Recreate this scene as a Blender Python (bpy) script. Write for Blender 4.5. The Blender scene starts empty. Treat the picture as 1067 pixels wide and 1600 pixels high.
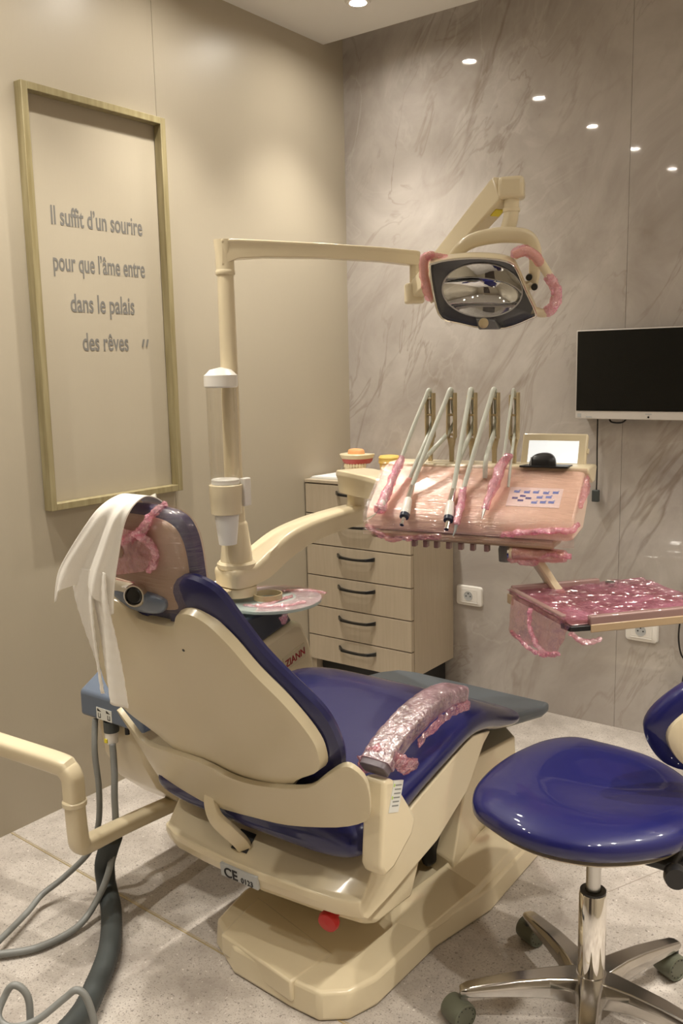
import bpy, bmesh, math, random
from mathutils import Vector, Matrix, noise
random.seed(7)
S = bpy.context.scene
COL = S.collection
PI = math.pi

# ------------------------------------------------------------------ camera, world, exposure
F_PX, YAW, PITCH, ROLL = 1412.70, -0.63984, 0.15868, -0.0210
CAM = Vector((2.2993, -3.1634, 1.3447))
fw = Vector((math.sin(YAW)*math.cos(PITCH), math.cos(YAW)*math.cos(PITCH), -math.sin(PITCH)))
rt = fw.cross(Vector((0, 0, 1))).normalized(); upv = rt.cross(fw)
cr_, sr_ = math.cos(ROLL), math.sin(ROLL)
rt, upv = rt*cr_ + upv*sr_, upv*cr_ - rt*sr_
cd = bpy.data.cameras.new('camera'); cam = bpy.data.objects.new('camera', cd); COL.objects.link(cam)
M3 = Matrix((rt, upv, -fw)).transposed()
cam.matrix_world = Matrix.Translation(CAM) @ M3.to_4x4()
cd.sensor_fit = 'VERTICAL'; cd.sensor_height = 36.0; cd.sensor_width = 24.0
cd.lens = F_PX*36.0/1600.0; cd.clip_start = 0.02
cd.dof.use_dof = False
S.camera = cam
w = bpy.data.worlds.new('world'); S.world = w; w.use_nodes = True
w.node_tree.nodes['Background'].inputs[0].default_value = (1, .93, .85, 1)
w.node_tree.nodes['Background'].inputs[1].default_value = 0.05
S.view_settings.view_transform = 'Standard'; S.view_settings.look = 'None'
S.view_settings.gamma = 1.0; S.view_settings.use_curve_mapping = False
S.view_settings.exposure = 0.0
LAMP_L, SPOT_W, SPOT_DEG = 600.0, 84.0, 92.0
LIGHT_COL = (1.0, 0.94, 0.835)
ROOM_X, ROOM_Y, ROOM_Z, GAP = 3.3, -4.4, 2.6, 0.13
LAMPS_Y = (-0.40, -1.09, -1.77, -2.45, -3.18)
LAMPS_X = (0.36, 2.60)

# ------------------------------------------------------------------ helpers
def V(*a): return Vector(a if len(a) == 3 else a[0])

def tag(o, label=None, cat=None, group=None, kind=None):
    for k, v in (('label', label), ('category', cat), ('group', group), ('kind', kind)):
        if v: o[k] = v
    return o

def thing(name, label, cat, loc, group=None):
    o = bpy.data.objects.new(name, None); COL.objects.link(o); o.location = loc
    o.empty_display_size = .05
    return tag(o, label, cat, group)

def root_loc(p):
    v = Vector((0, 0, 0))
    while p is not None:
        v = v + p.location; p = p.parent
    return v

def put(name, bm, m, parent=None, smooth=True, bevel=0, seg=2, sub=0, ang=35, label=None, solid=0):
    me = bpy.data.meshes.new(name)
    bmesh.ops.recalc_face_normals(bm, faces=bm.faces)
    if parent is not None:
        bmesh.ops.translate(bm, verts=bm.verts, vec=-root_loc(parent))
    bm.to_mesh(me); bm.free()
    o = bpy.data.objects.new(name, me); COL.objects.link(o)
    if m: me.materials.append(m)
    if parent is not None: o.parent = parent
    if smooth:
        me.polygons.foreach_set('use_smooth', [True]*len(me.polygons))
        if not sub: me.set_sharp_from_angle(angle=math.radians(ang))
    if solid:
        d = o.modifiers.new('solid', 'SOLIDIFY'); d.thickness = solid; d.offset = 0
    if bevel:
        b = o.modifiers.new('bevel', 'BEVEL'); b.width = bevel; b.segments = seg; b.limit_method = 'ANGLE'
        b.angle_limit = math.radians(30); b.harden_normals = False
    if sub:
        s = o.modifiers.new('sub', 'SUBSURF'); s.levels = sub; s.render_levels = sub
    if label: o['label'] = label
    return o

def top(name, bm, m, label, cat, group=None, **k):
    return tag(put(name, bm, m, **k), label, cat, group)

def box(bm, lo, hi):
    lo, hi = V(lo), V(hi)
    vs = [bm.verts.new((x, y, z)) for x in (lo.x, hi.x) for y in (lo.y, hi.y) for z in (lo.z, hi.z)]
    for f in ((0, 1, 3, 2), (4, 6, 7, 5), (0, 4, 5, 1), (2, 3, 7, 6), (0, 2, 6, 4), (1, 5, 7, 3)):
        bm.faces.new([vs[i] for i in f])
    return vs

def Bx(lo, hi):
    bm = bmesh.new(); box(bm, lo, hi); return bm

class Fr:
    """local frame: origin and three axes"""
    def __init__(s, o, u, v, n=None):
        s.o, s.u, s.v = V(o), V(u).normalized(), V(v).normalized()
        s.n = V(n).normalized() if n is not None else s.u.cross(s.v).normalized()
    def p(s, a, b, c=0): return s.o + s.u*a + s.v*b + s.n*c

def fbox(bm, fr, lo, hi):
    vs = [bm.verts.new(fr.p(x, y, z)) for x in (lo[0], hi[0]) for y in (lo[1], hi[1]) for z in (lo[2], hi[2])]
    for f in ((0, 1, 3, 2), (4, 6, 7, 5), (0, 4, 5, 1), (2, 3, 7, 6), (0, 2, 6, 4), (1, 5, 7, 3)):
        bm.faces.new([vs[i] for i in f])

def prism(bm, fr, pts, d0, d1, inset=0):
    n = len(pts)
    a = [bm.verts.new(fr.p(x, y, d0)) for x, y in pts]
    if inset:
        cx = sum(p[0] for p in pts)/n; cy = sum(p[1] for p in pts)/n
        pts = [(cx+(x-cx)*(1-inset), cy+(y-cy)*(1-inset)) for x, y in pts]
    b = [bm.verts.new(fr.p(x, y, d1)) for x, y in pts]
    bm.faces.new(a); bm.faces.new(b[::-1])
    for i in range(n): bm.faces.new((a[i], a[(i+1) % n], b[(i+1) % n], b[i]))

def loft(bm, rings, cap=True, closed=True):
    rv = [[bm.verts.new(p) for p in r] for r in rings]
    n = len(rings[0])
    for a, b in zip(rv, rv[1:]):
        for i in range(n if closed else n-1):
            j = (i+1) % n
            bm.faces.new((a[i], a[j], b[j], b[i]))
    if cap and closed:
        bm.faces.new(rv[0][::-1])
        if cap != 'start': bm.faces.new(rv[-1])
    return rv

def catmull(pts, per=8, closed=False):
    pts = [V(p) if len(p) == 3 else V(p[0], p[1], 0) for p in pts]
    n = len(pts); out = []
    for i in range(n if closed else n-1):
        if closed: p0, p1, p2, p3 = (pts[(i+k-1) % n] for k in range(4))
        else: p0, p1, p2, p3 = pts[max(i-1, 0)], pts[i], pts[i+1], pts[min(i+2, n-1)]
        for k in range(per):
            t = k/per
            out.append(.5*((2*p1)+(p2-p0)*t+(2*p0-5*p1+4*p2-p3)*t*t+(3*p1-p0-3*p2+p3)*t**3))
    if not closed: out.append(pts[-1])
    return out

def c2(pts, per=6): return [(p.x, p.y) for p in catmull(pts, per, True)]

def sweep(bm, path, a, b=None, n=14, e=2.0, up=None, cap=True, per=0, round_end=False):
    """section (superellipse a x b, exponent e) swept on a path; a, b may be lists"""
    P = catmull(path, per) if per else [V(p) for p in path]
    m = len(P)
    A = a if isinstance(a, (list, tuple)) else [a]*m
    if len(A) != m: A = [A[min(int(i/(m-1)*(len(A)-1)), len(A)-2)]*(1-((i/(m-1)*(len(A)-1)) % 1 if i < m-1 else 1)) +
                         A[min(int(i/(m-1)*(len(A)-1))+1, len(A)-1)]*((i/(m-1)*(len(A)-1)) % 1 if i < m-1 else 1) for i in range(m)]
    b = a if b is None else b
    B = b if isinstance(b, (list, tuple)) else [b]*m
    if len(B) != m: B = [B[min(int(i/(m-1)*(len(B)-1)), len(B)-2)]*(1-((i/(m-1)*(len(B)-1)) % 1 if i < m-1 else 1)) +
                         B[min(int(i/(m-1)*(len(B)-1))+1, len(B)-1)]*((i/(m-1)*(len(B)-1)) % 1 if i < m-1 else 1) for i in range(m)]
    T = [(P[min(i+1, m-1)]-P[max(i-1, 0)]).normalized() for i in range(m)]
    u = V(up) if up is not None else (V(0, 0, 1) if abs(T[0].z) < .9 else V(0, 1, 0))
    rings = []
    for i in range(m):
        if up is not None and i > 0: pass
        u = (u - T[i]*u.dot(T[i])).normalized()
        s = T[i].cross(u).normalized()
        r = []
        for k in range(n):
            t = 2*PI*k/n; c, d = math.cos(t), math.sin(t)
            x = math.copysign(abs(c)**(2/e), c)*A[i]; y = math.copysign(abs(d)**(2/e), d)*B[i]
            r.append(P[i]+s*x+u*y)
        rings.append(r)
    if round_end:
        for end in (0, -1):
            P0, R, t = P[end], rings[end], (T[0]*-1 if end == 0 else T[-1])
            ra = min(A[end], B[end]); extra = []
            for q in (.45, .8, .97):
                sc = math.sqrt(1-q*q); extra.append([P0+(p-P0)*sc+t*ra*q for p in R])
            rings = (extra[::-1]+rings) if end == 0 else (rings+extra)
    loft(bm, rings, cap)

def Sw(*a, **k):
    bm = bmesh.new(); sweep(bm, *a, **k); return bm

def lathe(bm, prof, o, ax=(0, 0, 1), n=28, sx=1, sy=1, u0=None, cap=True):
    ax = V(ax).normalized()
    u = V(u0) if u0 is not None else (V(1, 0, 0) if abs(ax.x) < .9 else V(0, 1, 0))
    u = (u-ax*u.dot(ax)).normalized(); v = ax.cross(u); o = V(o)
    rings = [[o+ax*z+(u*math.cos(2*PI*k/n)*sx+v*math.sin(2*PI*k/n)*sy)*max(r, 1e-4) for k in range(n)] for r, z in prof]
    loft(bm, rings, cap)

def La(*a, **k):
    bm = bmesh.new(); lathe(bm, *a, **k); return bm

def pillow(bm, fr, outline, ht, hb, p=2.6, f=None, rings=9, edge=None):
    """rounded cushion on an outline (list of 2D points) in a frame"""
    n = len(outline); cx = sum(q[0] for q in outline)/n; cy = sum(q[1] for q in outline)/n
    def ring(s, h):
        r = [fr.p(cx+(x-cx)*s, cy+(y-cy)*s, h) for x, y in outline]
        return [f(q) for q in r] if f else r
    R = []
    for k in range(rings+1):
        s = max(math.sin(PI/2*k/rings), .02); R.append(ring(s, -hb*(1-s**p)**(1/p)))
    for k in range(rings-1, -1, -1):
        s = max(math.sin(PI/2*k/rings), .02); R.append(ring(s, ht*(1-s**p)**(1/p)))
    loft(bm, R)

def crumple(bm, amp, freq, seed=0):
    o = V(seed*3.1, seed*1.7, seed*.9)
    for v in bm.verts:
        v.co += noise.noise_vector(v.co*freq+o)*amp + noise.noise_vector(v.co*freq*2.7+o)*amp*.45

def textbm(s, size, fr, xs=1.0, ext=0.0006, align='LEFT', bold=0.0, shear=0):
    c = bpy.data.curves.new('txt', 'FONT'); c.body = s; c.size = size; c.extrude = ext; c.align_x = align; c.offset = bold
    c.shear = shear; c.resolution_u = 4
    o = bpy.data.objects.new('txt', c); COL.objects.link(o)
    me = bpy.data.meshes.new_from_object(o)
    bm = bmesh.new(); bm.from_mesh(me)
    for v in bm.verts: v.co = fr.p(v.co.x*xs, v.co.y, v.co.z)
    bpy.data.objects.remove(o); bpy.data.curves.remove(c); bpy.data.meshes.remove(me)
    return bm

# ------------------------------------------------------------------ materials
def mat(name, col, rough=.4, metal=0, coat=0, spec=.5, bump=0, bscale=200, var=0, vscale=8, trans=0, ior=1.45, emit=0, coat_rough=.05, stretch=None, detail=3):
    m = bpy.data.materials.new(name); m.use_nodes = True
    nt = m.node_tree; b = nt.nodes['Principled BSDF']
    b.inputs['Base Color'].default_value = (*col, 1); b.inputs['Roughness'].default_value = rough
    b.inputs['Metallic'].default_value = metal; b.inputs['Coat Weight'].default_value = coat
    b.inputs['Coat Roughness'].default_value = coat_rough
    b.inputs['Specular IOR Level'].default_value = spec; b.inputs['IOR'].default_value = ior
    b.inputs['Transmission Weight'].default_value = trans
    if emit:
        b.inputs['Emission Color'].default_value = (*col, 1); b.inputs['Emission Strength'].default_value = emit
    tc = nt.nodes.new('ShaderNodeTexCoord'); mp = nt.nodes.new('ShaderNodeMapping')
    nt.links.new(tc.outputs['Object'], mp.inputs[0])
    if stretch: mp.inputs['Scale'].default_value = stretch
    if bump:
        n = nt.nodes.new('ShaderNodeTexNoise'); n.inputs['Scale'].default_value = bscale; n.inputs['Detail'].default_value = detail
        bp = nt.nodes.new('ShaderNodeBump'); bp.inputs['Strength'].default_value = bump; bp.inputs['Distance'].default_value = .002
        nt.links.new(mp.outputs[0], n.inputs['Vector']); nt.links.new(n.outputs['Fac'], bp.inputs['Height'])
        nt.links.new(bp.outputs[0], b.inputs['Normal'])
        if coat: nt.links.new(bp.outputs[0], b.inputs['Coat Normal'])
    if var:
        n = nt.nodes.new('ShaderNodeTexNoise'); n.inputs['Scale'].default_value = vscale; n.inputs['Detail'].default_value = 5
        r = nt.nodes.new('ShaderNodeMapRange'); r.inputs['To Min'].default_value = 1-var; r.inputs['To Max'].default_value = 1+var
        mx = nt.nodes.new('ShaderNodeVectorMath'); mx.operation = 'SCALE'; mx.inputs[0].default_value = col
        nt.links.new(mp.outputs[0], n.inputs['Vector']); nt.links.new(n.outputs['Fac'], r.inputs['Value'])
        nt.links.new(r.outputs[0], mx.inputs['Scale']); nt.links.new(mx.outputs[0], b.inputs['Base Color'])
    return m

def film(name, tint, solid, gloss=.30, stretch=(60, 60, 60), bump=.9, body=(.86, .35, .45)):
    """thin clinging plastic wrap: tinted see-through film with sharp crinkled glints"""
    m = bpy.data.materials.new(name); m.use_nodes = True
    nt = m.node_tree; nt.nodes.clear(); N = nt.nodes.new; L = nt.links.new
    out = N('ShaderNodeOutputMaterial'); tr = N('ShaderNodeBsdfTransparent'); tr.inputs[0].default_value = (*tint, 1)
    df = N('ShaderNodeBsdfDiffuse'); df.inputs[0].default_value = (*body, 1)
    gl = N('ShaderNodeBsdfGlossy'); gl.inputs['Roughness'].default_value = .12; gl.inputs[0].default_value = (1, .97, .97, 1)
    tc = N('ShaderNodeTexCoord'); mp = N('ShaderNodeMapping'); mp.inputs['Scale'].default_value = stretch
    n = N('ShaderNodeTexNoise'); n.inputs['Scale'].default_value = 1.0; n.inputs['Detail'].default_value = 4; n.inputs['Distortion'].default_value = .6
    bp = N('ShaderNodeBump'); bp.inputs['Strength'].default_value = bump; bp.inputs['Distance'].default_value = .008
    L(tc.outputs['Object'], mp.inputs[0]); L(mp.outputs[0], n.inputs['Vector']); L(n.outputs['Fac'], bp.inputs['Height'])
    L(bp.outputs[0], gl.inputs['Normal'])
    n2 = N('ShaderNodeTexNoise'); n2.inputs['Scale'].default_value = .35; n2.inputs['Detail'].default_value = 6
    L(mp.outputs[0], n2.inputs['Vector'])
    mr = N('ShaderNodeMapRange'); mr.inputs['From Min'].default_value = .4; mr.inputs['From Max'].default_value = .66
    mr.inputs['To Min'].default_value = solid*.35; mr.inputs['To Max'].default_value = min(solid*1.8, .95)
    L(n2.outputs['Fac'], mr.inputs['Value'])
    m1 = N('ShaderNodeMixShader'); L(mr.outputs[0], m1.inputs[0]); L(tr.outputs[0], m1.inputs[1]); L(df.outputs[0], m1.inputs[2])
    m2 = N('ShaderNodeMixShader'); m2.inputs[0].default_value = gloss; L(m1.outputs[0], m2.inputs[1]); L(gl.outputs[0], m2.inputs[2])
    L(m2.outputs[0], out.inputs[0])
    return m

def clear(name, tint, gloss=.1, rough=.03):
    m = bpy.data.materials.new(name); m.use_nodes = True
    nt = m.node_tree; nt.nodes.clear(); N = nt.nodes.new; L = nt.links.new
    out = N('ShaderNodeOutputMaterial'); tr = N('ShaderNodeBsdfTransparent'); tr.inputs[0].default_value = (*tint, 1)
    gl = N('ShaderNodeBsdfGlossy'); gl.inputs['Roughness'].default_value = rough
    lw = N('ShaderNodeLayerWeight'); lw.inputs[0].default_value = .25
    mr = N('ShaderNodeMapRange'); mr.inputs['To Min'].default_value = gloss*.4; mr.inputs['To Max'].default_value = min(gloss*5, .8)
    L(lw.outputs['Facing'], mr.inputs['Value'])
    m2 = N('ShaderNodeMixShader'); L(mr.outputs[0], m2.inputs[0]); L(tr.outputs[0], m2.inputs[1]); L(gl.outputs[0], m2.inputs[2])
    L(m2.outputs[0], out.inputs[0])
    return m

def marble_mat():
    m = bpy.data.materials.new('marble'); m.use_nodes = True
    nt = m.node_tree; N = nt.nodes.new; L = nt.links.new; b = nt.nodes['Principled BSDF']
    tc = N('ShaderNodeTexCoord'); mp = N('ShaderNodeMapping'); L(tc.outputs['Object'], mp.inputs[0])
    mp.inputs['Rotation'].default_value = (0, math.radians(-32), 0)
    # soft clouds
    n1 = N('ShaderNodeTexNoise'); n1.inputs['Scale'].default_value = 2.4; n1.inputs['Detail'].default_value = 8; n1.inputs['Roughness'].default_value = .62; n1.inputs['Distortion'].default_value = .6
    mp1 = N('ShaderNodeMapping'); mp1.inputs['Scale'].default_value = (1.3, 1, .9); L(mp.outputs[0], mp1.inputs[0]); L(mp1.outputs[0], n1.inputs['Vector'])
    cr = N('ShaderNodeValToRGB'); cr.color_ramp.elements[0].position = .3; cr.color_ramp.elements[1].position = .72
    cr.color_ramp.elements[0].color = (.35, .31, .28, 1); cr.color_ramp.elements[1].color = (.54, .50, .465, 1)
    L(n1.outputs['Fac'], cr.inputs[0])
    # veins: thin bands where a warped noise crosses its middle, running diagonally
    def vein(sc, stretch, wd, col, prev, fac, seed):
        mq = N('ShaderNodeMapping'); mq.inputs['Scale'].default_value = stretch; mq.inputs['Location'].default_value = (seed, seed*.3, seed*.7)
        L(mp.outputs[0], mq.inputs[0])
        n = N('ShaderNodeTexNoise'); n.inputs['Scale'].default_value = sc; n.inputs['Detail'].default_value = 5; n.inputs['Distortion'].default_value = 1.1; n.inputs['Roughness'].default_value = .55
        L(mq.outputs[0], n.inputs['Vector'])
        s = N('ShaderNodeMath'); s.operation = 'SUBTRACT'; s.inputs[1].default_value = .5; L(n.outputs['Fac'], s.inputs[0])
        a = N('ShaderNodeMath'); a.operation = 'ABSOLUTE'; L(s.outputs[0], a.inputs[0])
        r = N('ShaderNodeMapRange'); r.inputs['From Min'].default_value = 0; r.inputs['From Max'].default_value = wd
        r.inputs['To Min'].default_value = fac; r.inputs['To Max'].default_value = 0; L(a.outputs[0], r.inputs['Value'])
        nm = N('ShaderNodeTexNoise'); nm.inputs['Scale'].default_value = 1.6; nm.inputs['Detail'].default_value = 4; L(mq.outputs[0], nm.inputs['Vector'])
        rm = N('ShaderNodeMapRange'); rm.inputs['From Min'].default_value = .42; rm.inputs['From Max'].default_value = .65; L(nm.outputs['Fac'], rm.inputs['Value'])
        mu = N('ShaderNodeMath'); mu.operation = 'MULTIPLY'; L(r.outputs[0], mu.inputs[0]); L(rm.outputs[0], mu.inputs[1])
        mx = N('ShaderNodeMix'); mx.data_type = 'RGBA'; L(mu.outputs[0], mx.inputs[0]); L(prev, mx.inputs[6]); mx.inputs[7].default_value = (*col, 1)
        return mx.outputs[2]
    c = vein(1.0, (2.0, 1, .6), .020, (.24, .19, .15), cr.outputs[0], .7, 3.0)
    c = vein(2.3, (1.7, 1, .7), .016, (.27, .22, .18), c, .55, 9.0)
    c = vein(2.0, (1.5, 1, .8), .02, (.62, .58, .55), c, .3, 14.0)
    L(c, b.inputs['Base Color']); b.inputs['Roughness'].default_value = .03; b.inputs['Specular IOR Level'].default_value = .55
    return m

def floor_mat():
    m = bpy.data.materials.new('floor_tile'); m.use_nodes = True
    nt = m.node_tree; N = nt.nodes.new; L = nt.links.new; b = nt.nodes['Principled BSDF']
    tc = N('ShaderNodeTexCoord')
    n1 = N('ShaderNodeTexNoise'); n1.inputs['Scale'].default_value = 5; n1.inputs['Detail'].default_value = 9; n1.inputs['Roughness'].default_value = .7
    L(tc.outputs['Object'], n1.inputs['Vector'])
    cr = N('ShaderNodeValToRGB'); cr.color_ramp.elements[0].position = .32; cr.color_ramp.elements[1].position = .68
    cr.color_ramp.elements[0].color = (.31, .272, .24, 1); cr.color_ramp.elements[1].color = (.60, .55, .50, 1)
    L(n1.outputs['Fac'], cr.inputs[0])
    def speck(sc, th, col, prev, seed):
        mp = N('ShaderNodeMapping'); mp.inputs['Location'].default_value = (seed, seed, 0); L(tc.outputs['Object'], mp.inputs[0])
        n = N('ShaderNodeTexNoise'); n.inputs['Scale'].default_value = sc; n.inputs['Detail'].default_value = 2; L(mp.outputs[0], n.inputs['Vector'])
        r = N('ShaderNodeMapRange'); r.inputs['From Min'].default_value = th; r.inputs['From Max'].default_value = th+.05; r.inputs['To Max'].default_value = .9; L(n.outputs['Fac'], r.inputs['Value'])
        mx = N('ShaderNodeMix'); mx.data_type = 'RGBA'; L(r.outputs[0], mx.inputs[0]); L(prev, mx.inputs[6]); mx.inputs[7].default_value = (*col, 1)
        return mx.outputs[2]
    c = speck(130, .62, (.20, .175, .155), cr.outputs[0], 1)
    c = speck(100, .68, (.72, .68, .63), c, 5)
    c = speck(240, .585, (.30, .26, .23), c, 8)
    # faint joints between the big tiles
    L(c, b.inputs['Base Color']); b.inputs['Roughness'].default_value = .32
    return m

def wall_mat():
    m = mat('beige_laminate', (.44, .388, .300), .36, spec=.45, bump=.06, bscale=1, stretch=(900, 900, 14), var=.035, vscale=1)
    return m

def wood_mat(name, c0, c1, stretch):
    m = bpy.data.materials.new(name); m.use_nodes = True
    nt = m.node_tree; N = nt.nodes.new; L = nt.links.new; b = nt.nodes['Principled BSDF']
    tc = N('ShaderNodeTexCoord'); mp = N('ShaderNodeMapping'); mp.inputs['Scale'].default_value = stretch
    n = N('ShaderNodeTexNoise'); n.inputs['Scale'].default_value = 1; n.inputs['Detail'].default_value = 6
    cr = N('ShaderNodeValToRGB'); cr.color_ramp.elements[0].color = (*c0, 1); cr.color_ramp.elements[1].color = (*c1, 1)
    cr.color_ramp.elements[0].position = .3; cr.color_ramp.elements[1].position = .7
    L(tc.outputs['Object'], mp.inputs[0]); L(mp.outputs[0], n.inputs['Vector']); L(n.outputs['Fac'], cr.inputs[0]); L(cr.outputs[0], b.inputs['Base Color'])
    b.inputs['Roughness'].default_value = .35
    return m

M = dict(
    wall=wall_mat(), marble=marble_mat(), floor=floor_mat(),
    ceil=mat('ceiling_paint', (.74, .72, .69), .7, bump=.05, bscale=150),
    gold=mat('gold_strip', (.55, .45, .26), .35, metal=.6),
    gilt=wood_mat('gilt_wood', (.225, .18, .085), (.35, .30, .17), (60, 60, 5)),
    ink=mat('grey_ink', (.185, .178, .165), .5),
    lam=wood_mat('cabinet_laminate', (.45, .375, .275), (.50, .42, .315), (90, 90, 6)),
    black=mat('black_plastic', (.012, .011, .011), .38),
    blackm=mat('black_metal', (.01, .01, .01), .3, coat=.3),
    screen=mat('dark_screen', (.006, .006, .005), .25, spec=.3),
    silver=mat('silver_plastic', (.62, .58, .54), .35),
    white=mat('white_plastic', (.78, .75, .70), .28, coat=.3),
    cream=mat('cream_plastic', (.68, .585, .405), .28, coat=.35, coat_rough=.12, var=.03, vscale=9),
    creamd=mat('cream_shell', (.60, .52, .36), .34, coat=.25, coat_rough=.2, var=.03, vscale=7),
    navy=mat('navy_vinyl', (.0095, .0100, .082), .40, spec=.25, coat=.65, coat_rough=.045, bump=.10, bscale=22, detail=2),
    navyw=mat('navy_vinyl_wrapped', (.0085, .0090, .074), .40, spec=.25, coat=.65, coat_rough=.05, bump=.22, bscale=1, stretch=(30, 30, 30), detail=3),
    slate=mat('slate_plastic', (.085, .10, .115), .42, var=.08, vscale=20),
    bluegrey=mat('blue_grey_plastic', (.115, .145, .20), .35, coat=.2),
    darkblue=mat('dark_blue_plastic', (.025, .032, .055), .35, coat=.2),
    taupe=mat('taupe_shell', (.33, .245, .175), .4),
    padgrey=mat('grey_vinyl', (.13, .105, .12), .45),
    red=mat('red_plastic', (.45, .012, .01), .35),
    redink=mat('dark_red_ink', (.30, .01, .02), .4),
    chrome=mat('chrome', (.80, .78, .75), .07, metal=1),
    alu=mat('polished_aluminium', (.50, .475, .44), .17, metal=1, var=.15, vscale=14),
    steel=mat('brushed_steel', (.50, .49, .47), .3, metal=1),
    mirror=mat('reflector_mirror', (.82, .82, .80), .02, metal=1),
    pan=mat('dark_lamp_pan', (.17, .17, .175), .22, metal=.6),
    hose=mat('grey_hose', (.22, .225, .215), .4),
    hosed=mat('dark_grey_hose', (.055, .062, .062), .45),
    tubew=mat('pale_grey_tube', (.60, .62, .55), .35),
    caster=mat('olive_grey_caster', (.115, .12, .085), .4),
    cloth=mat('white_cloth', (.90, .865, .80), .85, bump=.25, bscale=700),
    gum=mat('pink_gum', (.50, .085, .08), .35), tooth=mat('ivory_teeth', (.80, .70, .48), .3),
    plaster=mat('orange_plaster', (.80, .40, .18), .6), yellow=mat('yellow_stone', (.75, .52, .14), .6),
    paper=mat('white_paper', (.80, .79, .77), .6),
    panel=mat('keypad_film', (.92, .82, .82), .3), keyl=mat('light_blue_key', (.16, .26, .72), .4), keyd=mat('dark_blue_key', (.06, .06, .33), .4),
    lcd=mat('lit_lcd', (.88, .93, .97), .3, emit=.55),
    label=mat('label_paper', (.66, .66, .62), .4), labelg=mat('grey_label', (.45, .46, .46), .4), green=mat('green_dot', (.45, .62, .12), .5),
    yel=mat('yellow_sticker', (.75, .62, .04), .5),
    bone=mat('horn_plastic', (.48, .38, .22), .3, coat=.4),
    pinkbody=mat('pink_tinted_shell', (.82, .62, .50), .25, coat=.4, coat_rough=.08),
    traymet=mat('taupe_tray', (.27, .165, .15), .3, coat=.3),
    traylip=mat('bronze_tray_edge', (.42, .30, .18), .3, coat=.2),
    film=film('pink_film', (.93, .70, .74), .12, gloss=.22, stretch=(55, 55, 55)),
    filmh=film('stretched_film', (.97, .92, .90), .012, gloss=.075, stretch=(14, 14, 230), bump=1.0),
    filmc=film('clinging_film', (.98, .90, .88), .02, gloss=.17, stretch=(9, 110, 150), bump=1.0, body=(.9, .6, .55)),
    filmt=film('tray_film', (.90, .58, .70), .14, gloss=.30, stretch=(50, 50, 50), bump=.7, body=(.85, .34, .52)),
    filmd=film('bunched_pink_film', (.96, .62, .72), .30, gloss=.32, stretch=(120, 120, 120), bump=1.0, body=(.95, .38, .56)),
    filma=film('armrest_film', (.95, .74, .80), .16, gloss=.34, stretch=(75, 75, 75), bump=1.0, body=(.8, .5, .6)),
    filmp=film('thin_pink_film', (.96, .70, .77), .05, gloss=.14, stretch=(60, 60, 60)),
    filmg=film('light_film', (.97, .84, .88), .06, gloss=.26, stretch=(70, 70, 70)),
    clear=clear('clear_plastic', (.985, .98, .97), .06), visor=clear('clear_visor', (.86, .86, .87), .06),
    glass=clear('frosted_glass', (.66, .73, .70), .10, rough=.12),
    cup=mat('white_cup_plastic', (.88, .86, .82), .4, trans=.15),
    lamp=mat('lit_downlight', LIGHT_COL, .5, emit=LAMP_L),
)
def glassy():
    m = M['glass']; nt = m.node_tree
    d = nt.nodes.new('ShaderNodeBsdfDiffuse'); d.inputs[0].default_value = (.62, .70, .67, 1)
    out = [n for n in nt.nodes if n.type == 'OUTPUT_MATERIAL'][0]; src = out.inputs[0].links[0].from_socket
    mx = nt.nodes.new('ShaderNodeMixShader'); mx.inputs[0].default_value = .45
    nt.links.new(src, mx.inputs[1]); nt.links.new(d.outputs[0], mx.inputs[2]); nt.links.new(mx.outputs[0], out.inputs[0])
glassy()

# ------------------------------------------------------------------ room shell
def struct(name, bm, m, **k): return tag(put(name, bm, m, smooth=False, **k), kind='structure')
struct('floor', Bx((0, ROOM_Y, -.1), (ROOM_X, 0, 0)), M['floor'])
struct('ceiling', Bx((0, ROOM_Y, ROOM_Z), (ROOM_X, -GAP, ROOM_Z+.06)), M['ceil'])
struct('trim_1', Bx((0, -GAP-.02, ROOM_Z+.06), (ROOM_X, 0, ROOM_Z+.14)), M['ceil'])
bm = bmesh.new()
# left wall: laminate panels with hair-thin joints
ys = [ROOM_Y, -3.40, -2.215, -1.029, 0]
for a, b in zip(ys, ys[1:]): box(bm, (-.1, a+.0008, 0), (0, b-(.0008 if b < 0 else 0), ROOM_Z+.14))
box(bm, (-.1, ROOM_Y, 0), (-.004, 0, ROOM_Z+.14))
struct('wall_left', bm, M['wall'])
bm = bmesh.new()
for a, b in ((0, 1.19), (1.19, 2.38), (2.38, ROOM_X)): box(bm, (a+(.0006 if a else -.1), 0, 0), (b-.0006, .1, ROOM_Z+.14))
box(bm, (-.1, .004, 0), (ROOM_X, .1, ROOM_Z+.14))
struct('wall_back', bm, M['marble'])
struct('wall_right', Bx((ROOM_X, ROOM_Y, 0), (ROOM_X+.1, .1, ROOM_Z+.14)), M['wall'])
struct('wall_front', Bx((-.1, ROOM_Y-.1, 0), (ROOM_X+.1, ROOM_Y, ROOM_Z+.14)), M['wall'])
bm = bmesh.new(); box(bm, (1.3, ROOM_Y, 0), (2.25, ROOM_Y+.03, 2.1))
dr = struct('added_door_1', bm, mat('added_dark_door', (.05, .035, .028), .35))  # door made up behind the camera to give the lamp mirror dark reflections
put('added_door_handle', Sw([(1.40, ROOM_Y+.03, 1.03), (1.40, ROOM_Y+.08, 1.03), (1.52, ROOM_Y+.08, 1.03)], .009), M['steel'], dr)
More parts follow.
